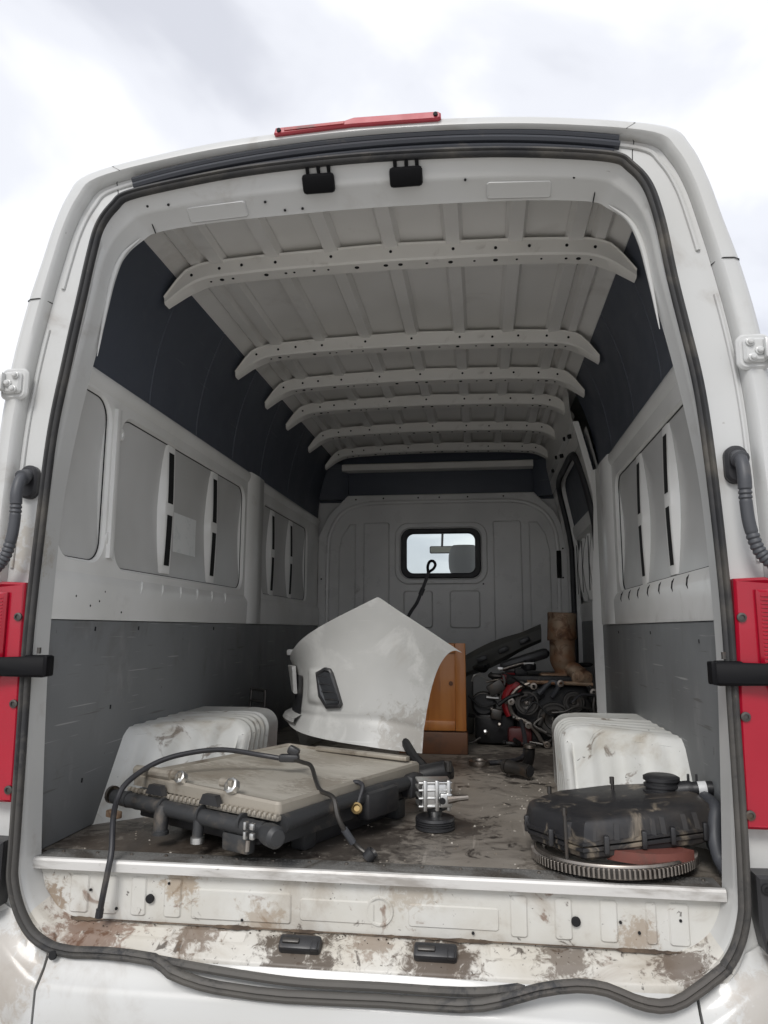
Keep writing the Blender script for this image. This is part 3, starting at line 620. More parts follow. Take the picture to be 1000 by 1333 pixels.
MB().plate(rrect(-.272, .900, .286, 1.250, .07, 8), [rrect(-.232, .936, .246, 1.214, .05, 8)], lambda u, v, d: (u, BY-.016+d, v), .03, .008).build('window_rubber', RUBBER, BH)
MB().plate(rrect(-.245, .925, .259, 1.226, .05, 8), [], lambda u, v, d: (u, BY+.004+d, v), .005, .001).build('window_pane', GLASS, BH)
MB().box((.815, BY-.012, .99), (.032, .014, .19), .005).build('grab_slot', DARK, BH)
bh = MB()
for x, z in ((-.6, 1.47), (-.4, 1.475), (-.15, 1.475), (.0, 1.475), (.2, 1.475), (.45, 1.475), (.84, .9), (.845, 1.1), (-.845, .9), (.3, .86)): bh.disc((x, BY-.001, z), (0, -1, 0), .006, 10, .002)
bh.build('bulkhead_holes', DARK, BH, kind='stuff')
MB().box((0, BY+.055, 1.66), (1.75, .02, .40), .003).build('dark_header_panel', DARKBOARD, VAN)
MB().plate([(p[0]*.985, p[1] if p[1] > 0 else -.3) for p in B_ if p[1] > -.3], [rrect(-.27, .90, .285, 1.25, .06, 8)], lambda u, v, d: (u, BY+.075+d, v-.01), .01, .001).build('light_leak_panel', BULK, VAN)  # unseen plate added to stop cab-side light leaking in behind the walls
MB().loft([[(x, BY-.03, 1.722), (x, BY-.032, 1.678), (x, BY+.03, 1.672), (x, BY+.03, 1.74)] for x in (-.70, -.66, -.3, 0, .3, .62, .66)], True, True).build('front_header_rail', BEAM, VAN, 40)
for s in (-1, 1):
    MB().loft([[(s*.73, BY-.03, z), (s*.66, BY+.02, z), (s*.66, BY+.06, z), (s*.9, BY+.06, z), (s*.9, BY-.03, z)] for z in (1.47, 1.6, 1.73)], True, True).build('header_bracket', DARKBOARD, VAN, 40)

# ------------------------------------------------------------------ sliding side door (right), shut, with its rubber seal
def tx(z): return W if z < 1.05 else W-.085*((z-1.05)/.45)**1.3
def smap(u, v, d): return (tx(v)+d, u, v)
def rpoly(P, sub=5): return [(p.x, p.y) for p in spline([Vector((a, b, 0)) for a, b in P], sub, True)]
door_out = rpoly([(1.99, .02), (1.985, .5), (1.965, .80), (1.99, .98), (2.02, 1.20), (2.08, 1.42), (2.20, 1.475), (2.55, 1.48), (2.86, 1.47), (2.97, 1.40), (2.985, 1.20), (2.97, .8), (2.965, .4), (2.965, .02), (2.5, .0)])
wall_r = [(1.95, FZ), (3.36, FZ), (3.36, 1.30)] + [(3.36, 1.60), (1.95, 1.60), (1.95, 1.3)]
# frame around the door opening, subdivided so that it can lean in with the body side
fm = MB()
loopo = []
for (a, b) in zip(wall_r, wall_r[1:]+wall_r[:1]):
    for k in range(10): loopo.append((a[0]+(b[0]-a[0])*k/10, a[1]+(b[1]-a[1])*k/10))
fm.plate(loopo, [door_out], smap, .03, .004)
SDF = fm.build('side_door_frame', WHITE_IN, VAN, 40)
def door_panel(v0, v1, name, m, X0):
    rows = []
    for k in range(9):
        v = v0+(v1-v0)*k/8; rows.append([(tx(v)+X0, y, v) for y in (1.94, 2.1, 2.3, 2.5, 2.7, 2.85, 3.02)])
    return MB().loft(rows, False).build(name, m, SD, 40)
SD = MB().loft([[(tx(v)+.05, y, v) for y in (1.90, 2.4, 3.04)] for v in (FZ, .3, .6, .9, 1.1, 1.2, 1.3, 1.4, 1.5, 1.56)], False).build('sliding_door', PANEL, VAN, 40)
door_panel(1.18, 1.52, 'upper_trim', DARKBOARD, .035)
door_panel(.02, .62, 'lower_trim', GREYBOARD, .030)
MB().loft([[(tx(v)+.018+x, y, v) for y in (1.94, 2.5, 3.02)] for v, x in ((1.10, .03), (1.12, .0), (1.16, -.005), (1.19, .0), (1.20, .03))], False).build('belt_rail', WHITE_IN, SD, 40)
MB().loft([[(tx(v)+.018+x, y, v) for y in (1.94, 2.5, 3.02)] for v, x in ((.60, .012), (.64, .004), (.70, .004), (.72, .03))], False).build('door_ledge', WHITE_IN, SD, 40)
for y in (2.12, 2.32, 2.58, 2.80):
    MB().loft([[(W+.048, y-.022, z), (W+.03-d, y-.004, z), (W+.03-d, y+.03, z), (W+.048, y+.036, z)] for z, d in ((.72, 0), (.80, .02), (.91, .03), (1.02, .02), (1.10, 0))], True, True).build('door_strut', WHITE_IN, SD, 40)
    MB().plate(rrect(y+.004, .76, y+.022, 1.06, .008, 3), [], lambda u, v, d: (W-.003+d, u, v), .002, .0005).build('slot', DARK, SD)
sl_pts = [(tx(v)-.012, u, v) for u, v in door_out]
def rub(loop, rad):
    n = len(loop); m = MB(); rings = []
    for i in range(n):
        a, c = Vector(loop[i-1]), Vector(loop[(i+1) % n]); t = (c-a).normalized(); nr = t.cross(Vector((1, 0, 0))).normalized()
        rings.append([Vector(loop[i])+nr*math.cos(q)*rad*1.25+Vector((1, 0, 0))*math.sin(q)*rad for q in (2*math.pi*k/8 for k in range(8))])
    return m.loft(rings+[rings[0]])
rub(sl_pts, .017).build('side_door_seal', RUBBER, VAN, 60)
# rear door pillar: raised fold beside the sliding door
MB().loft([[(W+.02, 1.90, z), (W-.02-e, 1.915, z), (W-.045-e, 1.945, z), (W-.03-e, 1.968, z), (W+.02, 1.975, z)] for z, e in ((FZ, .0), (.3, .004), (.58, .006), (.80, .0), (.95, -.012), (1.15, -.02), (1.34, -.015))], False).build('door_pillar_fold', WHITE_IN, VAN, 60)
# inner upper frame in front of the dark boards on the right, with its holes
MB().loft([[(x, y, z) for x, z in ((W-.085, 1.475), (W-.10, 1.56), (W-.12, 1.66), (W-.125, 1.75), (W-.14, 1.83))] for y in (1.955, 2.4, 2.9, 3.4)], False).build('side_header', WHITE_ROOF, VAN, 50)
sh2 = MB()
for y, z in ((2.1, 1.56), (2.3, 1.60), (2.5, 1.55), (2.75, 1.6), (3.0, 1.57), (2.6, 1.66)): sh2.disc((W-.107, y, z), (-1, 0, -.2), .012, 10, .012)
sh2.build('side_header_holes', DARK, VAN, kind='stuff')

# ------------------------------------------------------------------ wheel arch boxes
def arch_box(s):
    # inner face at x=.55, ridges running up the inner face and over the top; rear face slants back towards the wall
    y0, y1 = .68, 1.24; h = .230
    prof = [(.545, FZ)]
    for k in range(9):
        a = R(180-90*k/8); prof.append((.605+.06*math.cos(a)-.0, h-.06+.06*math.sin(a)))
    prof = [(.548, FZ), (.548, .06), (.546, .14)] + prof[1:] + [(.62+.0135*k, h+.003) for k in range(1, 18)] + [(.863, h+.002)]
    def ysk(x, z): return -(x-.55)*.95 + .60*max(0, z-FZ)
    yy = [0, .016, .03, .05, .058, .074, .082, .118, .126, .142, .150, .19, .198, .214, .222, .262, .27, .286, .294, .335, .343, .36, .368, .54]
    ridge = [0., 0., .002, .002, .008, .008, .002, .002, .008, .008, .002, .002, .008, .008, .002, .002, .008, .008, .002, .002, .008, .008, .002, .002]
    rings = []
    cx, cz = .75, .05
    for q, (a, rr) in enumerate(zip(yy, ridge)):
        ring_ = []
        for i, (x, z) in enumerate(prof):
            nx = -1 if x < .56 else (0 if x > .62 else -(.62-x)/.07); nz = 1 if z > h-.012 else max(0, (z-(h-.06))/.06)
            inset = .022 if q == 0 else (.008 if q == 1 else 0)
            sk = ysk(x, z)*(1-a/.54)
            ring_.append((s*(x+nx*rr+(inset if nx < 0 else 0)), y0+a+sk, (z+nz*rr*.5-(inset if nz > .3 else 0))))
        rings.append(ring_)
    m = MB(); m.loft(rings, False)
    m.add(rings[0], [tuple(range(len(prof)))] ) if False else None
    # rear face as a grid between the edge ring and the wall/floor line, with shallow upright ribs near the wall
    edge = rings[0]; nu = len(edge)
    base = [(s*(abs(p[0])), y0+ysk(abs(p[0]), FZ)-.004, FZ) for p in edge]
    rows = []
    for k in range(7):
        t = k/6; row = []
        for e_, b_ in zip(edge, base):
            x = abs(e_[0]); z = b_[2]+(e_[2]-b_[2])*t; y = b_[1]+(e_[1]-b_[1])*t
            rib = -.011 if (.675 < x < .70 or .74 < x < .765 or .80 < x < .825) else 0
            row.append((e_[0], y+rib*min(1, 4*t)*(1 if t < .99 else .3), z))
        rows.append(row)
    m.loft(rows, False)
    # front end
    m.add(rings[-1]+[(s*.863, y1+.0, FZ)], [tuple(range(len(prof)+1))])
    return m
for s in (-1, 1):
    arch_box(s).build('wheel_arch', ARCHW, VAN, 62, label='ribbed white wheel arch box with chipped paint on the '+('left' if s < 0 else 'right'))

# ------------------------------------------------------------------ cab beyond the bulkhead, wheels
MB().loft([[(x, y, z+.03*(1-(x/.8)**2)) for x in (-.86, -.5, -.2, .2, .5, .86)] for y, z in ((3.42, 1.62), (3.8, 1.56), (4.3, 1.47), (4.62, 1.405), (4.72, 1.37))], False).build('cab_headliner', HEADLINER, VAN, 60)
MB().loft([[(x, y, z+.03*(1-(x/.8)**2)) for x in (-.95, -.5, -.2, .2, .5, .95)] for y, z in ((3.55, 1.89), (3.9, 1.80), (4.3, 1.62), (4.72, 1.43))], False).build('cab_roof', WHITE, VAN, 60)
MB().loft([[(x, y, z) for x in (-.86, 0, .86)] for y, z in ((4.74, 1.40), (5.45, .58))], False).build('windscreen', GLASS, VAN, 0)
for s in (-1, 1):
    MB().tube([(s*.86, 4.70, 1.42), (s*.90, 5.46, .56)], .05, 8).build('windscreen_pillar', WHITE, VAN)
    MB().box((s*.98, 4.2, .10), (.06, 1.4, .95), .02).build('cab_door', WHITE, VAN)
    MB().loft([[(s*.98, 3.60, z), (s*.98, 4.3, z), (s*.95, lin([(.575, 5.4), (1.5, 4.7)], z), z)] for z in (.575, 1.0, 1.40)], False).build('cab_side_window', GLASS, VAN, 0)
    MB().loft([[(s*.99, 3.44, z), (s*.99, 3.62, z)] for z in (FZ, .6, 1.2, 1.85)], False).build('cab_side_panel', WHITE, VAN, 0)
MB().box((0, 5.25, .40), (1.80, .50, .34), .08).build('dashboard', BLACKP, VAN)
MB().box((0, 5.72, .16), (1.90, .60, .70), .12).build('bonnet', WHITE, VAN)
MB().box((0, 4.5, -.15), (1.9, 2.2, .06), .01).build('cab_floor', BLACKP, VAN)
mi = MB().box((-.05, 4.62, 1.236), (.215, .03, .066), .014).build('rear_view_mirror', BLACKP, VAN)
MB().plate(rrect(-.148, 1.210, .048, 1.262, .012), [], lambda u, v, d: (u, 4.604+d, v), .003, .001).build('mirror_glass', MIRROR, mi)
MB().tube([(-.05, 4.64, 1.265), (-.045, 4.66, 1.40)], .010, 8).build('mirror_stem', BLACKP, mi)
st = MB().box((.42, 4.0, .55), (.50, .16, .74), .06).build('cab_seat', SEAT, VAN)
MB().loft([[(.155+a*.118*(1-.25*abs(k)**3), 3.90+y, 1.07+k*.115) for a, y in ((-1, 0), (-.9, -.035), (-.5, -.055), (0, -.06), (.5, -.055), (.9, -.035), (1, 0), (.9, .035), (0, .05), (-.9, .035))] for k in (-1, -.85, -.5, 0, .4, .8, .97, 1.04)], True, True).build('headrest', SEAT, st, 60)
for a in (-.05, .06): MB().tube([(.155+a, 3.92, .8), (.155+a, 3.92, 1.0)], .008, 8).build('headrest_post', STEEL, st)
for x, y in ((-.80, 1.02), (.80, 1.02), (-.84, 5.0), (.84, 5.0)):
    Mw = Matrix.Translation((x, y, -.38)) @ Matrix.Rotation(R(90), 4, 'Y')
    w_ = MB().lathe([(.20, -.10), (.31, -.11), (.335, -.08), (.34, 0), (.335, .08), (.31, .11), (.20, .10)], 32, Mw).build('wheel', TYRE, VAN)
    MB().lathe([(.0, -.05), (.12, -.06), (.19, -.09), (.205, -.09), (.205, .09), (.19, .09), (.12, .06), (.0, .05)], 24, Mw).build('rim', STEEL, w_)

for o in set(bpy.data.objects)-_parts_before:          # van parts were modelled in place: undo the base offset
    if o.parent == VAN: o.location.z += .72

# ------------------------------------------------------------------ things lying in the load bay
# --- white bumper cover standing on its edge
BP = spline([(.204, 1.03, 0), (.05, .97, 0), (-.10, .955, 0), (-.25, .99, 0), (-.38, 1.07, 0), (-.47, 1.20, 0), (-.53, 1.40, 0), (-.56, 1.70, 0), (-.55, 2.0, 0), (-.49, 2.30, 0), (-.36, 2.5, 0)], 10)
cum = [0.]
for a, b in zip(BP, BP[1:]): cum.append(cum[-1]+(b-a).length)
SL = cum[-1]
def bpath(s):
    s = max(0, min(SL-1e-4, s)); i = max(j for j in range(len(cum)-1) if cum[j] <= s); t = (s-cum[i])/(cum[i+1]-cum[i])
    p = BP[i].lerp(BP[i+1], t); d = (BP[i+1]-BP[i]).normalized(); return p, Vector((d.y, -d.x, 0))*-1
ZT = [(0, .464), (.08, .514), (.16, .566), (.24, .618), (.312, .668), (.40, .626), (.50, .582), (.62, .530), (.75, .476), (.90, .428), (1.1, .40), (1.4, .39), (2.2, .39)]
ZB = [(0, .108), (.16, .112), (.35, .134), (.65, .158), (.92, .186), (1.15, .17), (1.4, FZ), (2.2, FZ)]
def bsurf(s, z, o=0.):
    zb, zt = lin(ZB, s), lin(ZT, s); v = (z-zb)/(zt-zb); p, n = bpath(s)
    b = .020*math.sin(math.pi*min(1, max(0, v)))
    if v < .17: b -= .020*((.17-v)/.17)**1.2
    if v > .70: b -= .012*((v-.70)/.30)**1.4
    b += .004*math.exp(-((v-.18)/.025)**2)
    # hollow around the lamp opening
    ds = (s-.592)/.075; dz = (z-.330)/.068
    b -= (.020*(1-abs(ds)**3)*(1-abs(dz)**4)) if abs(ds) < 1 and abs(dz) < 1 else 0
    p = p+n*(-1)*(b+o)
    return (p.x, p.y, z)
nsgn = 1
bm1 = MB(); nu, nv = 190, 60; grid = []
def bump_grid(o):
    rows = []
    for j in range(nv+1):
        v = j/nv; s0 = .157*(1-v)**.47; row = []
        for i in range(nu+1):
            s = s0+(SL-s0)*(i/nu)**1.25; zb, zt = lin(ZB, s), lin(ZT, s); row.append(bsurf(s, zb+(zt-zb)*v, o))
        rows.append(row)
    return rows
# keep the outward side towards the camera: test which sign moves the surface to -y
if bsurf(.2, .4, .05)[1] > bsurf(.2, .4, 0)[1]: nsgn = -1
ga, gb = bump_grid(0.), bump_grid(-.005*nsgn)
bm1.loft(ga, False); bm1.loft(gb, False)
edge_a = [ga[0][i] for i in range(nu+1)]+[ga[j][nu] for j in range(1, nv+1)]+[ga[nv][i] for i in range(nu-1, -1, -1)]+[ga[j][0] for j in range(nv-1, 0, -1)]
edge_b = [gb[0][i] for i in range(nu+1)]+[gb[j][nu] for j in range(1, nv+1)]+[gb[nv][i] for i in range(nu-1, -1, -1)]+[gb[j][0] for j in range(nv-1, 0, -1)]
bm1.loft([edge_a, edge_b])
BUMP = empty('bumper_cover', (-.15, 1.2, FZ), 'dusty white car front bumper cover leaning behind the radiator', 'bumper')
def local(o, root):
    o.parent = root; o.matrix_parent_inverse = Matrix.Translation(-root.location) if root.rotation_euler.z == 0 else (Matrix.Translation(root.location) @ root.rotation_euler.to_matrix().to_4x4()).inverted(); return o
local(bm1.build('cover_skin', BUMPERW, None, 45), BUMP)
fo = [(.548, .404), (.585, .384), (.560, .300), (.532, .256), (.470, .262), (.462, .275), (.510, .385), (.522, .400)]
def fmap(inset, o):
    cx, cz = sum(p[0] for p in fo)/len(fo), sum(p[1] for p in fo)/len(fo)
    return [Vector(bsurf(cx+(a-cx)*inset, cz+(b-cz)*inset, 0))+Vector((-.25, -.95, 0))*o for a, b in fo]
bz = MB().loft([fmap(1.02, -.004), fmap(1.02, .016), fmap(.90, .020), fmap(.82, .014), fmap(.80, .010)])
BZ = local(bz.build('lamp_bezel', BLACKP, None, 40), BUMP)
ins = MB(); q = fmap(.80, .013); ins.add(q, [tuple(range(len(q)))])
local(ins.build('lamp_recess', mat('dark_lamp_glass', (.03, .032, .035), .10, coat=.5), None, 0), BUMP)
for k in range(4):
    z = .288+k*.027; x0 = .480+k*.012
    o = MB().tube([Vector(bsurf(x0, z, 0))+Vector((-.25, -.95, 0))*.013, Vector(bsurf(x0+.055, z+.004, 0))+Vector((-.25, -.95, 0))*.013], .0025, 6).build('louvre', BLACKP, None); local(o, BUMP)
gr_ = MB().loft([[bsurf(s, z, .004*nsgn) for s in (.72, .76, .80, .86, .93)] for z in (.215, .25, .29, .33, .365)], False)
local(gr_.build('lower_grille', BLACKP, None, 40), BUMP)
pb = MB().plate([(.80, .29), (.90, .29), (.90, .40), (.80, .40)], [], lambda u, v, d: bsurf(u, v, (.022-d)*nsgn), .016, .003)
local(pb.build('plate_bracket', BUMPERW, None, 40), BUMP)
lp = MB().loft([[bsurf(s, z, o*nsgn) for s in (.70, .76, .82, .88, .94, 1.0)] for z, o in ((.178, .006), (.19, .022), (.205, .026), (.218, .006))], False)
local(lp.build('lower_lip', BUMPERW, None, 40), BUMP)
ck = MB().box((-.545, 1.42, .448), (.03, .05, .025), .004); local(ck.build('mounting_tab', BUMPERW, None), BUMP)

# --- radiator and condenser pack
RAD = empty('radiator_pack', (-.70, .30, FZ), 'dirty beige condenser and black radiator pack lying flat on the floor', 'radiator', rot=(0, 0, R(-26)))
MB().plate(rrect(0, 0, .54, .66, .012, 3), [], lambda u, v, d: (u, v, .160+.0025*math.sin(u*19+v*7)-d-.012*(u/.54)), .024, .006).build('condenser_plate', CONDENSER, RAD)
MB().plate(rrect(-.004, -.006, .546, .666, .014, 3), [rrect(.012, .014, .530, .648, .01, 3)], lambda u, v, d: (u, v, .166-d-.012*(u/.54)), .032, .006).build('condenser_rim', CONRIM, RAD)
MB().box((.272, .33, .112), (.545, .66, .022), .006).build('rubber_gasket', BLACKP, RAD)
MB().box((.27, .33, .076), (.52, .63, .058), .006).build('radiator_core', RADIATOR, RAD)
MB().box((.285, .40, .028), (.42, .44, .056), .012).build('fan_shroud', BLACKP, RAD)
MB().box((.30, .03, .056), (.34, .04, .036), .010).build('lower_duct', BLACKP, RAD)
tk = [(-.05+.03*k, -.026, .100-.0005*k) for k in range(20)]
TANK = MB().tube(spline(tk, 2), [.0195+.0012*(k % 2) for k in range(39)], 14).build('end_tank', RADIATOR, RAD, 60)
for k in range(4):
    x = .01+k*.145
    MB().tube([(x, -.026, .100), (x+.008, -.026, .100)], .0225, 14).build('tank_rib', RADIATOR, TANK)
MB().box((.27, -.004, .118), (.56, .022, .012), .003).build('crimp_flange', CONRIM, RAD)
cr = MB()
for k in range(34): cr.box((.0+k*.0165, -.014, .124), (.009, .012, .012), .002)
cr.build('crimp_teeth', CONRIM, RAD, kind='stuff')
MB().tube([(.165, -.03, .10), (.165, -.038, .08), (.165, -.040, .046), (.165, -.040, .040)], [.020, .020, .019, .020], 14).build('outlet_pipe', RADIATOR, RAD)
MB().lathe([(.0225, 0), (.0225, .008), (.019, .010)], 16, Matrix.Translation((.165, -.040, .034)), True).build('pipe_collar', RADIATOR, RAD)
MB().tube([(.30, -.03, .09), (.302, -.035, .06), (.302, -.036, .040)], [.015, .014, .014], 12).build('drain_pipe', RADIATOR, RAD)
MB().lathe([(.0175, 0), (.0175, .014), (.014, .016)], 14, Matrix.Translation((.302, -.036, .032)), True).build('pipe_collar', ALU, RAD)
for x in (.12, .33):
    MB().loft([[(x-.035, -.03, .125), (x+.035, -.03, .125), (x+.022, -.03, .150), (x-.022, -.03, .150)], [(x-.035, -.012, .125), (x+.035, -.012, .125), (x+.022, -.012, .150), (x-.022, -.012, .150)]], True, True).build('mounting_bracket', BLACKP, RAD, 20)
for x, r_ in ((.175, .017), (.365, .020)):
    MB().tube([(x-.03, .010, .176), (x+.02, .006, .178)], .012, 10).build('coupling_arm', CONRIM, RAD)
    n_ = MB().lathe([(r_, 0), (r_, .016), (r_*.75, .018), (r_*.75, .006), (r_*.3, .004)], 8, Matrix.Translation((x+.02, .004, .170)) @ Matrix.Rotation(R(62), 4, 'X'), True).build('pipe_coupling', ALU, RAD, 30)
MB().tube([(.0, .006, .172), (.06, .004, .174), (.15, .004, .175)], .014, 10).build('rolled_edge', CONRIM, RAD)
MB().lathe([(.0, -.02), (.023, -.018), (.026, .0), (.026, .032), (.018, .042), (.0, .044)], 20, Matrix.Translation((.545, -.035, .088)) @ Matrix.Rotation(R(90), 4, 'Y') @ Matrix.Rotation(R(20), 4, 'X')).build('tank_end', RADIATOR, RAD)
for k in (0, 1):
    MB().box((.515, -.062, .085+k*.022), (.014, .012, .016), .004).build('clamp_lug', ALU, RAD)
    MB().box((.495, -.064, .085+k*.022), (.008, .012, .018), .002).build('clamp_plate', ALU, RAD)
MB().tube([(.49, -.05, .07), (.49, -.052, .045)], .006, 8).build('drain_tap', STEEL, RAD)
MB().box((.43, -.020, .050), (.09, .03, .045), .008).build('lower_bracket', RADIATOR, RAD)
MB().lathe([(.024, -.006), (.024, .004), (.018, .010), (.0, .012)], 14, Matrix.Translation((-.06, -.026, .104)) @ Matrix.Rotation(R(-90), 4, 'Y')).build('tank_cap', STEEL, RAD)
MB().box((-.03, -.04, .058), (.05, .02, .02), .004).build('rusty_clip', CATM, RAD)
MB().tube([(.552, .0, .105), (.556, .2, .112), (.556, .42, .110), (.552, .64, .105)], [.022, .018, .022, .018], 12).build('side_tank', RADIATOR, RAD)
MB().box((.562, .40, .085), (.05, .16, .075), .014).build('side_duct', BLACKP, RAD)
MB().box((.556, .60, .095), (.05, .08, .07), .016).build('duct_end', BLACKP, RAD)
MB().box((.33, .640, .164), (.37, .026, .014), .004).build('edge_strip', CONRIM, RAD)
for x, y in ((.06, .17), (.48, .17), (.03, .57), (.51, .57)): MB().box((x, y, .029), (.05, .05, .058), .008).build('rubber_foot', RADIATOR, RAD)

# --- hoses and lines on the radiator
HOSE = MB().tube(spline([(-.644, .036, -.129), (-.634, .028, -.085), (-.628, .034, -.03), (-.630, .050, .010), (-.656, .10, .068), (-.679, .16, .100), (-.674, .20, .138), (-.637, .28, .174), (-.569, .33, .195), (-.473, .38, .201), (-.369, .42, .182), (-.294, .42, .172)], 8), .0075, 10)
HS = HOSE.build('black_hose', RUBBER, None, label='thin black hose arching over the radiator and hanging down the sill', category='hose')
MB().tube([(-.646, .037, -.138), (-.643, .035, -.120)], .0095, 10).build('hose_end', RUBBER, HS)
MB().box((-.283, .418, .176), (.06, .026, .022), .006).build('connector', BLACKP, HS)
MB().box((-.272, .425, .195), (.036, .026, .026), .008, rot=Matrix.Rotation(R(25), 3, 'Y')).build('connector_cap', BLACKP, HS)
pl_ = MB().tube(spline([(-.262, .41, .172), (-.235, .39, .170), (-.204, .36, .166), (-.176, .30, .140), (-.142, .21, .132), (-.096, .145, .130), (-.080, .125, .090), (-.062, .14, .050), (-.037, .16, .014), (-.006, .155, -.005)], 8), .0062, 10)
PLN = pl_.build('coolant_line', STEEL_D, None, label='bent dark metal line running off the radiator down to the floor', category='pipe')
MB().tube([(-.066, .138, .058), (-.046, .152, .024)], .0090, 10).build('sleeve', GREYHOSE, PLN)
MB().lathe([(.016, -.012), (.016, .010), (.012, .012), (.008, .004)], 14, Matrix.Translation((-.002, .153, -.003)) @ Matrix.Rotation(R(40), 4, 'Y'), True).build('end_fitting', BLACKP, PLN)
ln3 = MB().tube(spline([(-.095, .33, .120), (-.072, .345, .130), (-.052, .335, .122), (-.055, .315, .098), (-.060, .30, .080)], 6), .0065, 8).build('short_pipe', RUBBER, None, label='short black pipe stub with brass end hanging at the radiator side', category='pipe')
MB().lathe([(.015, -.008), (.015, .008), (.010, .010), (.008, .002)], 14, Matrix.Translation((-.060, .293, .072)) @ Matrix.Rotation(R(70), 4, 'X'), True).build('brass_end', mat('brass', (.26, .19, .09), .5, 1.), ln3)

# --- pump with belt pulley
PU = empty('belt_pump', (.138, .48, FZ), 'small aluminium pump standing on its black belt pulley', 'pump', rot=(0, 0, R(12)))
MB().lathe([(.0, .0), (.050, .0), (.057, .003), (.057, .008), (.053, .010), (.053, .013), (.057, .015), (.053, .018), (.057, .021), (.053, .024), (.057, .027), (.055, .034), (.02, .036), (0, .036)], 32).build('pulley', BLACKP, PU)
MB().lathe([(.018, .034), (.022, .05), (.034, .055), (.040, .062)], 20).build('shaft_nose', ALU, PU)
MB().box((0, 0, .098), (.088, .075, .075), .012).build('pump_body', ALU, PU)
for z in (.070, .092, .114, .134): MB().box((-.004, 0, z), (.098, .084, .007), .003).build('cooling_fin', ALU, PU)
for x in (-.034, .0, .034): MB().box((x, -.042, .10), (.012, .012, .085), .004).build('rib', ALU, PU)
MB().box((.026, -.046, .088), (.035, .012, .038), .004).build('port_flange', ALU, PU)
MB().tube([(.030, -.05, .090), (.060, -.052, .094), (.088, -.052, .096)], [.012, .009, .008], 10).build('port_pipe', STEEL, PU)
MB().tube([(.014, -.05, .088), (.014, -.058, .088)], .009, 10).build('port_hole', DARK, PU)

# --- small black motor behind the radiator corner
MO = empty('wiper_motor', (.125, .80, FZ), 'small greasy black motor on the floor behind the radiator corner', 'motor', rot=(0, 0, R(20)))
MB().lathe([(0, -.07), (.030, -.07), (.036, -.06), (.036, .03), (.030, .036), (.030, .05), (.018, .055), (0, .055)], 20, Matrix.Translation((0, 0, .095)) @ Matrix.Rotation(R(80), 4, 'Y')).build('motor_can', BLACKG, MO)
MB().box((-.02, .01, .045), (.09, .09, .09), .015).build('gear_case', BLACKG, MO)
MB().tube([(-.03, .05, .10), (-.05, .12, .13), (-.06, .20, .17), (-.07, .28, .20)], [.02, .018, .016, .02], 10).build('linkage_arm', BLACKG, MO)
MB().lathe([(.013, 0), (.013, .03), (.008, .034)], 12, Matrix.Translation((.03, -.03, .105)), True).build('terminal', STEEL_D, MO)

# --- flywheel, clutch pad, air filter box
FW = empty('flywheel', (.595, .235, FZ+.008), 'toothed steel flywheel lying flat under the black air filter box', 'flywheel', rot=(R(-2), R(-2), 0))
prof = [(.03, .012), (.10, .012), (.105, .020), (.165, .022), (.170, .030), (.186, .032), (.188, .028), (.188, .006), (.180, .0), (.03, .0), (.03, .012)]
MB().lathe(prof, 72).build('disc', STEEL, FW, 30)
MB().lathe([(.182, .004), (.189, .004), (.191, .010), (.191, .024), (.186, .028), (.182, .028)], 72).build('ring_gear', STEEL_D, FW, 30)
tee = MB()
for k in range(110):
    a = 2*math.pi*k/110; tee.box((.194*math.cos(a), .194*math.sin(a), .016), (.010, .0055, .020), .0012, rot=Matrix.Rotation(a, 3, 'Z'), seg=1)
tee.build('gear_teeth', STEEL, FW, 30, kind='stuff')
PADO = MB()
PADO.loft([[(.655+r*math.cos(a), .235+r*math.sin(a), z) for r, z in ((.08, .020), (.150, .020), (.150, .044), (.08, .042))] for a in [R(-128+6*k) for k in range(15)]], True, True)
PADO.build('friction_plate', REDDISC, None, 40, label='worn red friction plate wedged between flywheel and air filter box', category='clutch plate')

AF = empty('air_filter_box', (.60, .24, FZ), 'dusty black plastic air filter box on top of the flywheel', 'filter box')
def afp(u, v):           # plan outline, ground coordinates relative to world
    return u, v
outl = [(.384, .33), (.39, .25), (.505, .085), (.60, .105), (.80, .165), (.845, .20), (.845, .33), (.80, .42), (.62, .44), (.47, .41)]
def rnd(P, r=3): return [(p.x, p.y) for p in spline([Vector((a, b, 0)) for a, b in P], r, True)]
ot = []
for (a, b) in zip(outl, outl[1:]+outl[:1]):
    for k in range(4): ot.append((a[0]+(b[0]-a[0])*k/4, a[1]+(b[1]-a[1])*k/4))
def ztilt(x, y): return (x-.384)*.075+ (y-.09)*.03
cxo, cyo = .61, .26
def lay(sc, z, rel=1.): return [(cxo+(x-cxo)*sc, cyo+(y-cyo)*sc, z+ztilt(x, y)*rel) for x, y in ot]
def aput(m, name, mt, par=AF, sm=35): 
    o = m.build(name, mt, None, sm); local(o, AF); return o
aput(MB().loft([lay(.90, .010), lay(.96, .018), lay(.97, .032)], True, True), 'lower_case', BLACKDUST)
aput(MB().loft([lay(.985, .030), lay(1.0, .032), lay(1.0, .038), lay(.985, .040)], True, True), 'case_rim', BLACKDUST)
aput(MB().loft([lay(.985, .043), lay(1.0, .045), lay(1.0, .051), lay(.98, .053)], True, True), 'lid_rim', BLACKDUST)
aput(MB().loft([lay(.975, .052), lay(.955, .075), lay(.93, .090), lay(.88, .098), lay(.80, .102)], True, True), 'lid', BLACKDUST)
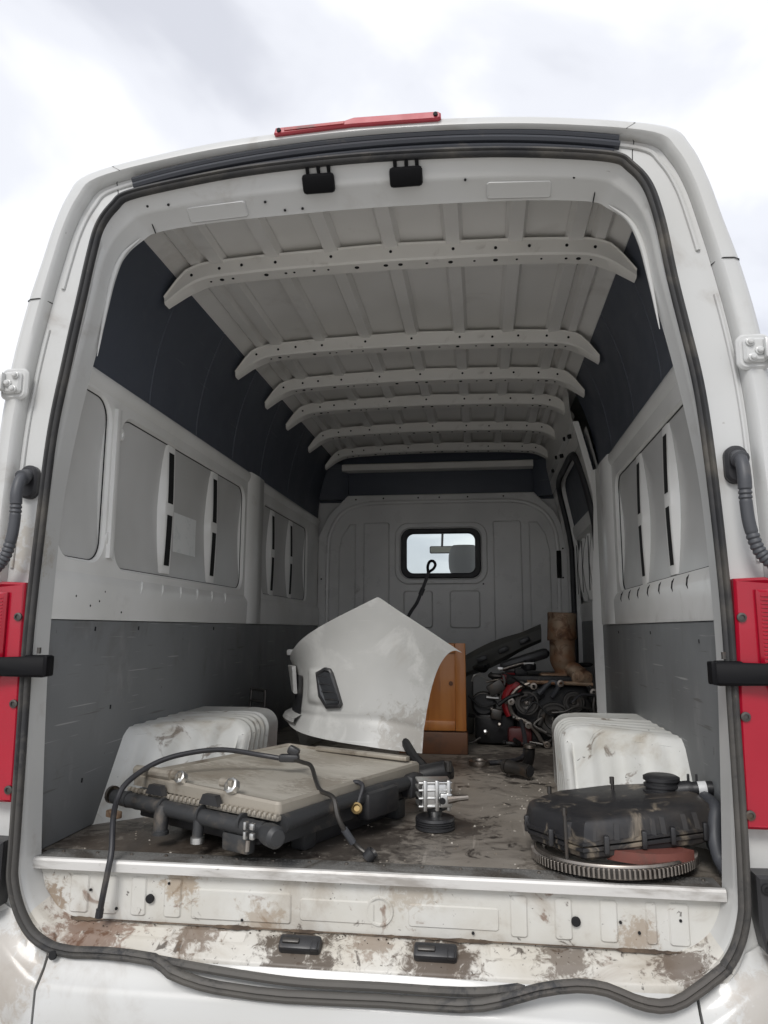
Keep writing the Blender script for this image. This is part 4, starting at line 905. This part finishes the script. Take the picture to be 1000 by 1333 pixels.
# clips, wall ribs and corner pillars around the rim
for x, y in ((.44, .165), (.56, .095), (.65, .120), (.72, .142), (.80, .165), (.39, .29), (.845, .26)):
    z = ztilt(x, y); a = math.atan2(y-cyo, x-cxo)
    aput(MB().box((cxo+(x-cxo)*1.0, cyo+(y-cyo)*1.01, .045+z), (.012, .016, .040), .003), 'clip', BLACKP)
for k, (x, y) in enumerate(((.475, .125), (.53, .092), (.585, .101), (.62, .111), (.675, .127), (.70, .134), (.755, .151), (.785, .160), (.83, .188))):
    z = ztilt(x, y)
    aput(MB().loft([[(cxo+(x-cxo)*.985+dx_, cyo+(y-cyo)*.985, .050+z), (cxo+(x-cxo)*.955+dx_, cyo+(y-cyo)*.93, .092+z)] for dx_ in (-.006, .006)] if False else [[(cxo+(x-cxo)*f+dx_, cyo+(y-cyo)*(f-.0), zz+z) for dx_ in (-.006, .006)] for f, zz in ((.99, .050), (.972, .070), (.948, .088))], False), 'lid_rib', BLACKDUST)
for x, y, z0, z1 in ((.459, .36, .06, .13), (.471, .105, .0, .135), (.624, .36, .09, .160)):
    o = aput(MB().tube([(x, y, z0), (x-.003, y, z1)], .0042, 8), 'bolt_stud', STEEL_D)
    MB().tube([(x-.003, y, z1-.018), (x-.003, y, z1)], .006, 6).build('stud_head', STEEL_D, o)
NK = Matrix.Translation((.742, .33, .118))
aput(MB().lathe([(.048, -.02), (.048, .018), (.040, .020), (.040, .026), (.045, .028), (.045, .034), (.040, .036), (.040, .042), (.046, .044), (.046, .052), (.038, .056), (.0, .054)], 26, NK), 'inlet_cap', BLACKP)
aput(MB().tube(spline([(.76, .325, .135), (.80, .315, .142), (.84, .305, .148), (.875, .30, .150)], 5), [.022]*7+[.018]*9, 14), 'inlet_pipe', BLACKP)
aput(MB().tube([(.826, .304, .1465), (.846, .302, .1485)], .0188, 14), 'paper_label', PAPER)
for a in (.0, .02): aput(MB().box((.805+a, .31, .172), (.006, .008, .02), .002), 'hose_clip_tab', BLACKP)
aput(MB().box((.80, .33, .095), (.09, .10, .06), .015), 'outlet_box', BLACKDUST)
HG = MB().tube(spline([(.835, .28, .13), (.838, .21, .125), (.828, .185, .095), (.820, .165, .060), (.824, .15, .022), (.832, .13, .004), (.836, .16, -.003)], 6), .0165, 12)
HG.build('grey_hose', GREYHOSE, None, label='thick grey rubber hose bent down beside the right door frame', category='hose')

# --- wooden cabinet door
WD = empty('cabinet_door', (.06, 1.76, FZ), 'orange varnished wooden cabinet door standing behind the bumper', 'wooden panel')
def wput(c, d, name, m=WOOD, b=.004): o = MB().box(c, d, b).build(name, m, None); return local(o, WD)
wput((.060, 1.765, .285), (.20, .016, .34), 'centre_panel')
wput((.180, 1.760, .285), (.050, .030, .40), 'stile'); wput((-.085, 1.760, .285), (.050, .030, .40), 'stile')
wput((.0475, 1.760, .462), (.214, .029, .045), 'rail'); wput((.0475, 1.760, .108), (.214, .029, .045), 'rail')
local(MB().disc((.135, 1.754, .30), (0, -1, 0), .010, 14, .004).build('knot', WOOD_D, None), WD)
MB().box((.05, 1.80, FZ+.050), (.32, .10, .10), .006).build('timber_block', WOOD_D, None, label='dark brown timber block under the orange cabinet door', category='timber')

# --- engine with flange, pulleys and pipes
EN = empty('engine_block', (.60, 2.2, FZ), 'greasy black engine block with red paint and open timing side', 'engine')
def eput(m, name, mt, sm=35): return local(m.build(name, mt, None, sm), EN)
eput(MB().box((.62, 2.26, .13), (.36, .46, .30), .03), 'block', BLACKG)
eput(MB().box((.60, 2.22, .30), (.40, .42, .05), .015), 'cylinder_head', BLACKG)
fl = spline([(.512, 2.0, .288), (.455, 2.0, .262), (.418, 2.0, .215), (.415, 2.0, .165), (.440, 2.0, .125), (.495, 2.0, .10), (.535, 2.0, .06), (.565, 2.0, .01), (.60, 2.0, -.01)], 6)
eput(MB().tube(fl, .011, 8), 'timing_flange', STEEL)
eput(MB().tube([(.50, 2.0, .294), (.60, 2.0, .292), (.72, 2.0, .290), (.815, 2.0, .285)], .010, 8), 'top_flange', CATM)
eput(MB().tube(spline([(.80, 2.0, .285), (.822, 2.0, .24), (.815, 2.0, .18), (.825, 2.0, .11), (.818, 2.0, .03)], 5), .010, 8), 'side_flange', STEEL_D)
for x, z in ((.53, .275), (.42, .20), (.50, .09), (.818, .11), (.815, .25), (.585, .0), (.66, .29)):
    eput(MB().lathe([(.017, 0), (.017, .018), (.008, .019), (.008, .004)], 12, Matrix.Translation((x, 1.998, z)) @ Matrix.Rotation(R(90), 4, 'X'), True), 'bolt_boss', STEEL)
for x, z, r_ in ((.495, .193, .056), (.625, .115, .082), (.72, .20, .05)):
    o = eput(MB().lathe([(0, 0), (r_*.3, 0), (r_*.32, .02), (r_*.55, .024), (r_*.6, .012), (r_*.85, .012), (r_*.9, .03), (r_, .03), (r_, -.02)], 28, Matrix.Translation((x, 2.02, z)) @ Matrix.Rotation(R(90), 4, 'X')), 'pulley', STEEL_D)
    local(MB().lathe([(.011, 0), (.011, .012), (.007, .014)], 8, Matrix.Translation((x, 2.02, z)) @ Matrix.Rotation(R(90), 4, 'X'), True).build('pulley_bolt', STEEL, None), EN)
eput(MB().box((.44, 2.12, .30), (.14, .10, .06), .02), 'red_cover', REDPAINT)
eput(MB().tube(spline([(.452, 2.03, .29), (.405, 2.03, .24), (.395, 2.03, .18), (.415, 2.03, .13)], 5), .022, 10), 'red_housing', REDPAINT)
eput(MB().lathe([(0, -.01), (.020, -.01), (.024, .0), (.024, .03), (.0, .034)], 16, Matrix.Translation((.452, 2.03, .268)) @ Matrix.Rotation(R(90), 4, 'X')), 'red_cap', REDPAINT)
alt = eput(MB().lathe([(0, -.06), (.05, -.06), (.062, -.05), (.062, .05), (.05, .06), (0, .06)], 24, Matrix.Translation((.285, 2.12, .17)) @ Matrix.Rotation(R(80), 4, 'X')), 'alternator', BLACKG)
for k in range(7): eput(MB().lathe([(.060, 0), (.064, .001), (.064, .006), (.060, .007)], 24, Matrix.Translation((.285, 2.06+k*.018, .17)) @ Matrix.Rotation(R(80), 4, 'X')), 'cooling_fin', STEEL_D)
eput(MB().tube([(.30, 2.05, .215), (.36, 2.05, .21)], .010, 10), 'alternator_shaft', ALU)
eput(MB().tube(spline([(.23, 2.05, .290), (.242, 2.05, .318), (.275, 2.06, .318), (.31, 2.07, .295), (.34, 2.08, .29)], 6), .006, 8), 'fuel_pipe', ALU)
eput(MB().tube(spline([(.385, 2.05, .322), (.392, 2.05, .285), (.375, 2.05, .245), (.368, 2.05, .21)], 6), .0052, 8), 'fuel_pipe', ALU)
eput(MB().tube(spline([(.30, 2.06, .285), (.36, 2.05, .300), (.40, 2.06, .29), (.43, 2.06, .27)], 6), .0052, 8), 'fuel_pipe', STEEL)
eput(MB().tube(spline([(.37, 2.08, .345), (.43, 2.08, .365), (.49, 2.08, .380), (.53, 2.08, .37)], 6), .0055, 8), 'fuel_pipe', STEEL)
eput(MB().box((.372, 2.04, .355), (.030, .016, .014), .003), 'pipe_clip', ALU)
eput(MB().lathe([(.0, 0), (.034, 0), (.038, .01), (.038, .03), (.026, .04), (.026, .05), (0, .052)], 18, Matrix.Translation((.515, 2.10, .345))), 'sensor_housing', BLACKG)
eput(MB().tube([(.49, 2.075, .378), (.54, 2.075, .380)], .008, 8), 'bright_hose_clip', ALU)
eput(MB().box((.50, 2.18, .395), (.26, .12, .05), .02, rot=Matrix.Rotation(R(-18), 3, 'Y')), 'intake_manifold', BLACKP)
for k in range(5): eput(MB().lathe([(.010, 0), (.010, .02), (.006, .024)], 8, Matrix.Translation((.29+.035*k, 2.0+.02*(k % 2), .05+.035*((k*3) % 5))) @ Matrix.Rotation(R(70), 4, 'X'), True), 'connector_stub', random.choice((ALU, STEEL, STEEL_D)))
eput(MB().box((.34, 2.16, .06), (.20, .24, .15), .03), 'gearbox_stub', BLACKG)
eput(MB().box((.46, 2.06, .03), (.12, .10, .09), .02), 'oil_pan', mat('dark_red_pan', (.10, .02, .02), .5))

rc = random.Random(11)
for k in range(34):
    x = rc.uniform(.26, .84); z = rc.uniform(.0, .36); y = rc.uniform(1.96, 2.25)
    if x > .47 and z < .28: y = rc.uniform(1.975, 2.0)
    pts = [(x, y, z)]
    for q in range(3): x += rc.uniform(-.07, .07); z = max(.0, min(.37, z+rc.uniform(-.06, .06))); y += rc.uniform(-.02, .03); pts.append((x, y, z))
    eput(MB().tube(spline(pts, 5), rc.choice((.005, .007, .010, .013)), 8), rc.choice(('hose', 'wire', 'pipe')), rc.choice((BLACKG, BLACKG, RUBBER, RUBBER, STEEL_D, STEEL_D, GREYHOSE)))
for k in range(16):
    x = rc.uniform(.26, .82); z = rc.uniform(.02, .34); y = rc.uniform(2.0, 2.12)
    eput(MB().box((x, y, z), (rc.uniform(.03, .09), .05, rc.uniform(.02, .07)), .006, rot=Matrix.Rotation(rc.uniform(-.6, .6), 3, 'Y')), 'bracket', rc.choice((BLACKG, BLACKG, STEEL_D)))
# --- rusty catalytic converter standing on the engine
CT = empty('catalytic_converter', (.69, 2.08, .32), 'rusty steel catalytic converter standing upright on the engine', 'exhaust part')
def cput(m, name, mt=CATM): return local(m.build(name, mt, None, 45), CT)
cz = [.315, .335, .355, .375, .39, .395, .42, .46, .495, .500, .505, .515, .53, .56, .60, .628, .634]
cr_ = [.046, .046, .050, .058, .062, .064, .064, .063, .063, .066, .072, .073, .072, .071, .071, .072, .069]
body_ = [(.684+.06*max(0, .40-z)*2+.05*max(0, z-.56), 2.08, z) for z in cz]
cput(MB().tube(body_, cr_, 28), 'canister')
cput(MB().lathe([(.066, 0), (.068, .004), (.068, .016), (.066, .020)], 24, Matrix.Translation((.678, 2.08, .495))), 'weld_band')
cput(MB().lathe([(.066, 0), (.058, .002), (.054, -.03)], 24, Matrix.Translation((.70, 2.08, .632)), True), 'inlet_mouth', STEEL_D)
cput(MB().tube(spline([(.695, 2.07, .375), (.725, 2.05, .352), (.750, 2.035, .330), (.765, 2.025, .312)], 6), [.040]*6+[.044]*6+[.047]*7, 16), 'outlet_elbow')
cput(MB().plate(rrect(.715, .285, .815, .352, .03), [], lambda u, v, d: (u, 1.995+d, v), .02, .004), 'outlet_flange')
cput(MB().plate(rrect(.56, .285, .80, .335, .02), [], lambda u, v, d: (u, 2.03+d, v), .06, .006), 'heat_shield')
for x, z in ((.665, .532), (.757, .322)):
    cput(MB().lathe([(.018, 0), (.018, .014), (.010, .015), (.010, .006)], 14, Matrix.Translation((x, 2.012 if z > .4 else 1.985, z)) @ Matrix.Rotation(R(90), 4, 'X'), True), 'sensor_boss')

TRIMG = mat('grey_trim_plastic', (.085, .085, .078), .55, spots=[((.16, .14, .11), 9, .55, .75, .6)])
# --- long dark plastic trim leaning at the back
TR = empty('plastic_trim', (.38, 2.42, FZ), 'long dark grey plastic trim piece leaning against the bulkhead side', 'trim')
tr = []
for k in range(13):
    t = k/12; x = .14+.47*t; z = .325+.205*t; w_ = .050+.020*math.sin(math.pi*min(1, t*1.3)); y = 2.46+.02*t
    tr.append([(x, y-.02, z-w_), (x, y-.045, z-w_*.6), (x, y-.05, z+w_*.5), (x, y-.02, z+w_), (x, y+.02, z+w_), (x, y+.03, z-w_)])
local(MB().loft(tr, True, True).build('trim_body', TRIMG, None, 40), TR)
for t in (.3, .55, .8):
    local(MB().box((.14+.47*t, 2.405, .325+.205*t), (.06, .012, .028), .004, rot=Matrix.Rotation(R(-23), 3, 'Y')).build('trim_recess', BLACKP, None), TR)
local(MB().box((.20, 2.47, .15), (.06, .06, .34), .012).build('trim_leg', TRIMG, None), TR)

# --- hooked strap in front of the bulkhead window
HK = MB().tube(spline([(-.10, 1.86, .43), (-.10, 1.9, .56), (-.069, 1.9, .629), (-.035, 1.9, .680), (-.012, 1.9, .735), (.010, 1.9, .79), (.024, 1.9, .831)], 6), .0085, 8)
HKO = HK.build('hooked_cable', RUBBER, None, label='black cable with a hooked end rising in front of the bulkhead window', category='cable')
MB().tube([(-.018, 1.9, .718), (-.004, 1.9, .752)], .012, 8).build('cable_clamp', BLACKP, HKO)
MB().tube(spline([(.022, 1.9, .828), (.020, 1.9, .86), (.030, 1.9, .884), (.048, 1.9, .886), (.058, 1.9, .868), (.048, 1.9, .848), (.034, 1.9, .838), (.024, 1.9, .83)], 5), .0072, 8).build('hook_loop', BLACKM, HKO)

# --- pipe fittings, ring, small frame, red tray on the floor
PF = MB().tube([(.375, 1.27, .020), (.405, 1.245, .018), (.455, 1.20, .016)], [.026, .024, .024], 14)
PFO = PF.build('pipe_stub', STEEL_D, None, label='short dark steel pipe stub lying on the floor by the engine', category='pipe')
MB().lathe([(.020, 0), (.020, .003)], 14, Matrix.Translation((.456, 1.199, .016)) @ (Vector((.05, -.045, -.002)).to_track_quat('Z', 'Y').to_matrix().to_4x4()), True).build('bore', DARK, PFO)
MB().lathe([(.028, 0), (.028, .014), (.023, .018), (.023, .004)], 16, Matrix.Translation((.374, 1.271, .020)) @ (Vector((-.05, .045, .002)).to_track_quat('Z', 'Y').to_matrix().to_4x4()), True).build('pipe_collar', STEEL_D, PFO)
EL = MB().tube(spline([(.455, 1.42, FZ+.02), (.462, 1.40, .02), (.465, 1.37, .05), (.466, 1.35, .085)], 5), .021, 12).build('elbow_fitting', BLACKG, None, label='upright black elbow fitting with bright rim beside the pipe stub', category='fitting')
MB().lathe([(.024, 0), (.024, .012), (.017, .014)], 14, Matrix.Translation((.466, 1.349, .080)), True).build('bright_rim', STEEL, EL)
RNG = MB().lathe([(.030, 0), (.044, 0), (.046, .008), (.044, .020), (.032, .022), (.030, .016), (.030, 0)], 22, Matrix.Translation((.262, 1.50, FZ))).build('steel_ring', STEEL, None, label='small bright steel ring lying on the floor before the alternator', category='ring')
MB().tube(spline([(.30, 1.50, -.008), (.40, 1.55, -.006), (.46, 1.68, .0), (.47, 1.8, .06), (.46, 1.9, .12)], 6), .010, 8).build('black_wire', RUBBER, None, label='black wire curling from the steel ring up to the engine', category='wire')
MF = empty('metal_frame', (-.72, 1.5, FZ), 'small dark metal frame standing against the left liner behind the wheel arch', 'frame')
for a, b in (((-.765, 1.5, FZ), (-.745, 1.5, .29)), ((-.683, 1.48, FZ), (-.676, 1.48, .28)), ((-.745, 1.5, .285), (-.676, 1.48, .278)), ((-.752, 1.5, .235), (-.678, 1.48, .228)), ((-.758, 1.5, .17), (-.68, 1.48, .165))):
    local(MB().tube([a, b], .007, 8).build('bar', STEEL_D, None), MF)
RT = MB().box((-.52, 1.28, .035), (.50, .14, .03), .006).build('red_tray', REDPAINT, None, label='flat red metal tray with bolts between wheel arch and bumper', category='tray')
MB().box((-.52, 1.28, FZ+.02), (.44, .12, .04), .005).build('tray_base', BLACKG, RT)
for k in range(6):
    MB().lathe([(.012, 0), (.012, .014), (.006, .016), (.006, .03)], 6, Matrix.Translation((-.64+.045*k, 1.26+.02*(k % 2), .05)) @ Matrix.Rotation(R(80), 4, 'Y'), True).build('nut', STEEL, RT)

# --- crumbs of dirt and paint on the floor
cr = MB()
for k in range(420):
    if k < 200: x, y = random.gauss(.50, .10), random.uniform(.45, 1.4)
    else: x, y = random.uniform(-.78, .78), .14+abs(random.gauss(0, .6))
    if x > .53 and y > .6: continue
    q = random.uniform(.0012, .0042)*(1 if k % 11 else 2.0); n = random.randint(4, 6); a0 = random.random()*6.3; h = q*random.uniform(.25, .8)
    rim = [(x+q*random.uniform(.6, 1.3)*math.cos(a0+6.283*i/n), y+q*random.uniform(.6, 1.3)*math.sin(a0+6.283*i/n), FZ+.0003) for i in range(n)]
    tp = [(x+(p[0]-x)*.6, y+(p[1]-y)*.6, FZ+h*random.uniform(.7, 1.3)) for p in rim]
    cr.loft([rim, tp], True, True)
cr.build('floor_crumbs', CHIP, None, 0, kind='stuff', label='pale crumbs and paint flakes scattered over the plywood floor', category='debris')
cr = MB()
for k in range(220):
    x = random.uniform(-.78, .76); v = random.random(); p = ledge(x, v)+ln*.004
    q = random.uniform(.0006, .0022); cr.box(p-ln*.002, (q*2, q*1.5, q*.8), 0, rot=Matrix.Rotation(random.random()*6, 3, 'Z'))
cr.build('sill_dirt', mat('dark_dirt', (.05, .038, .028), .9), None, 0, kind='stuff', label='dark dirt grains lying along the rusty sill ledge', category='dirt')
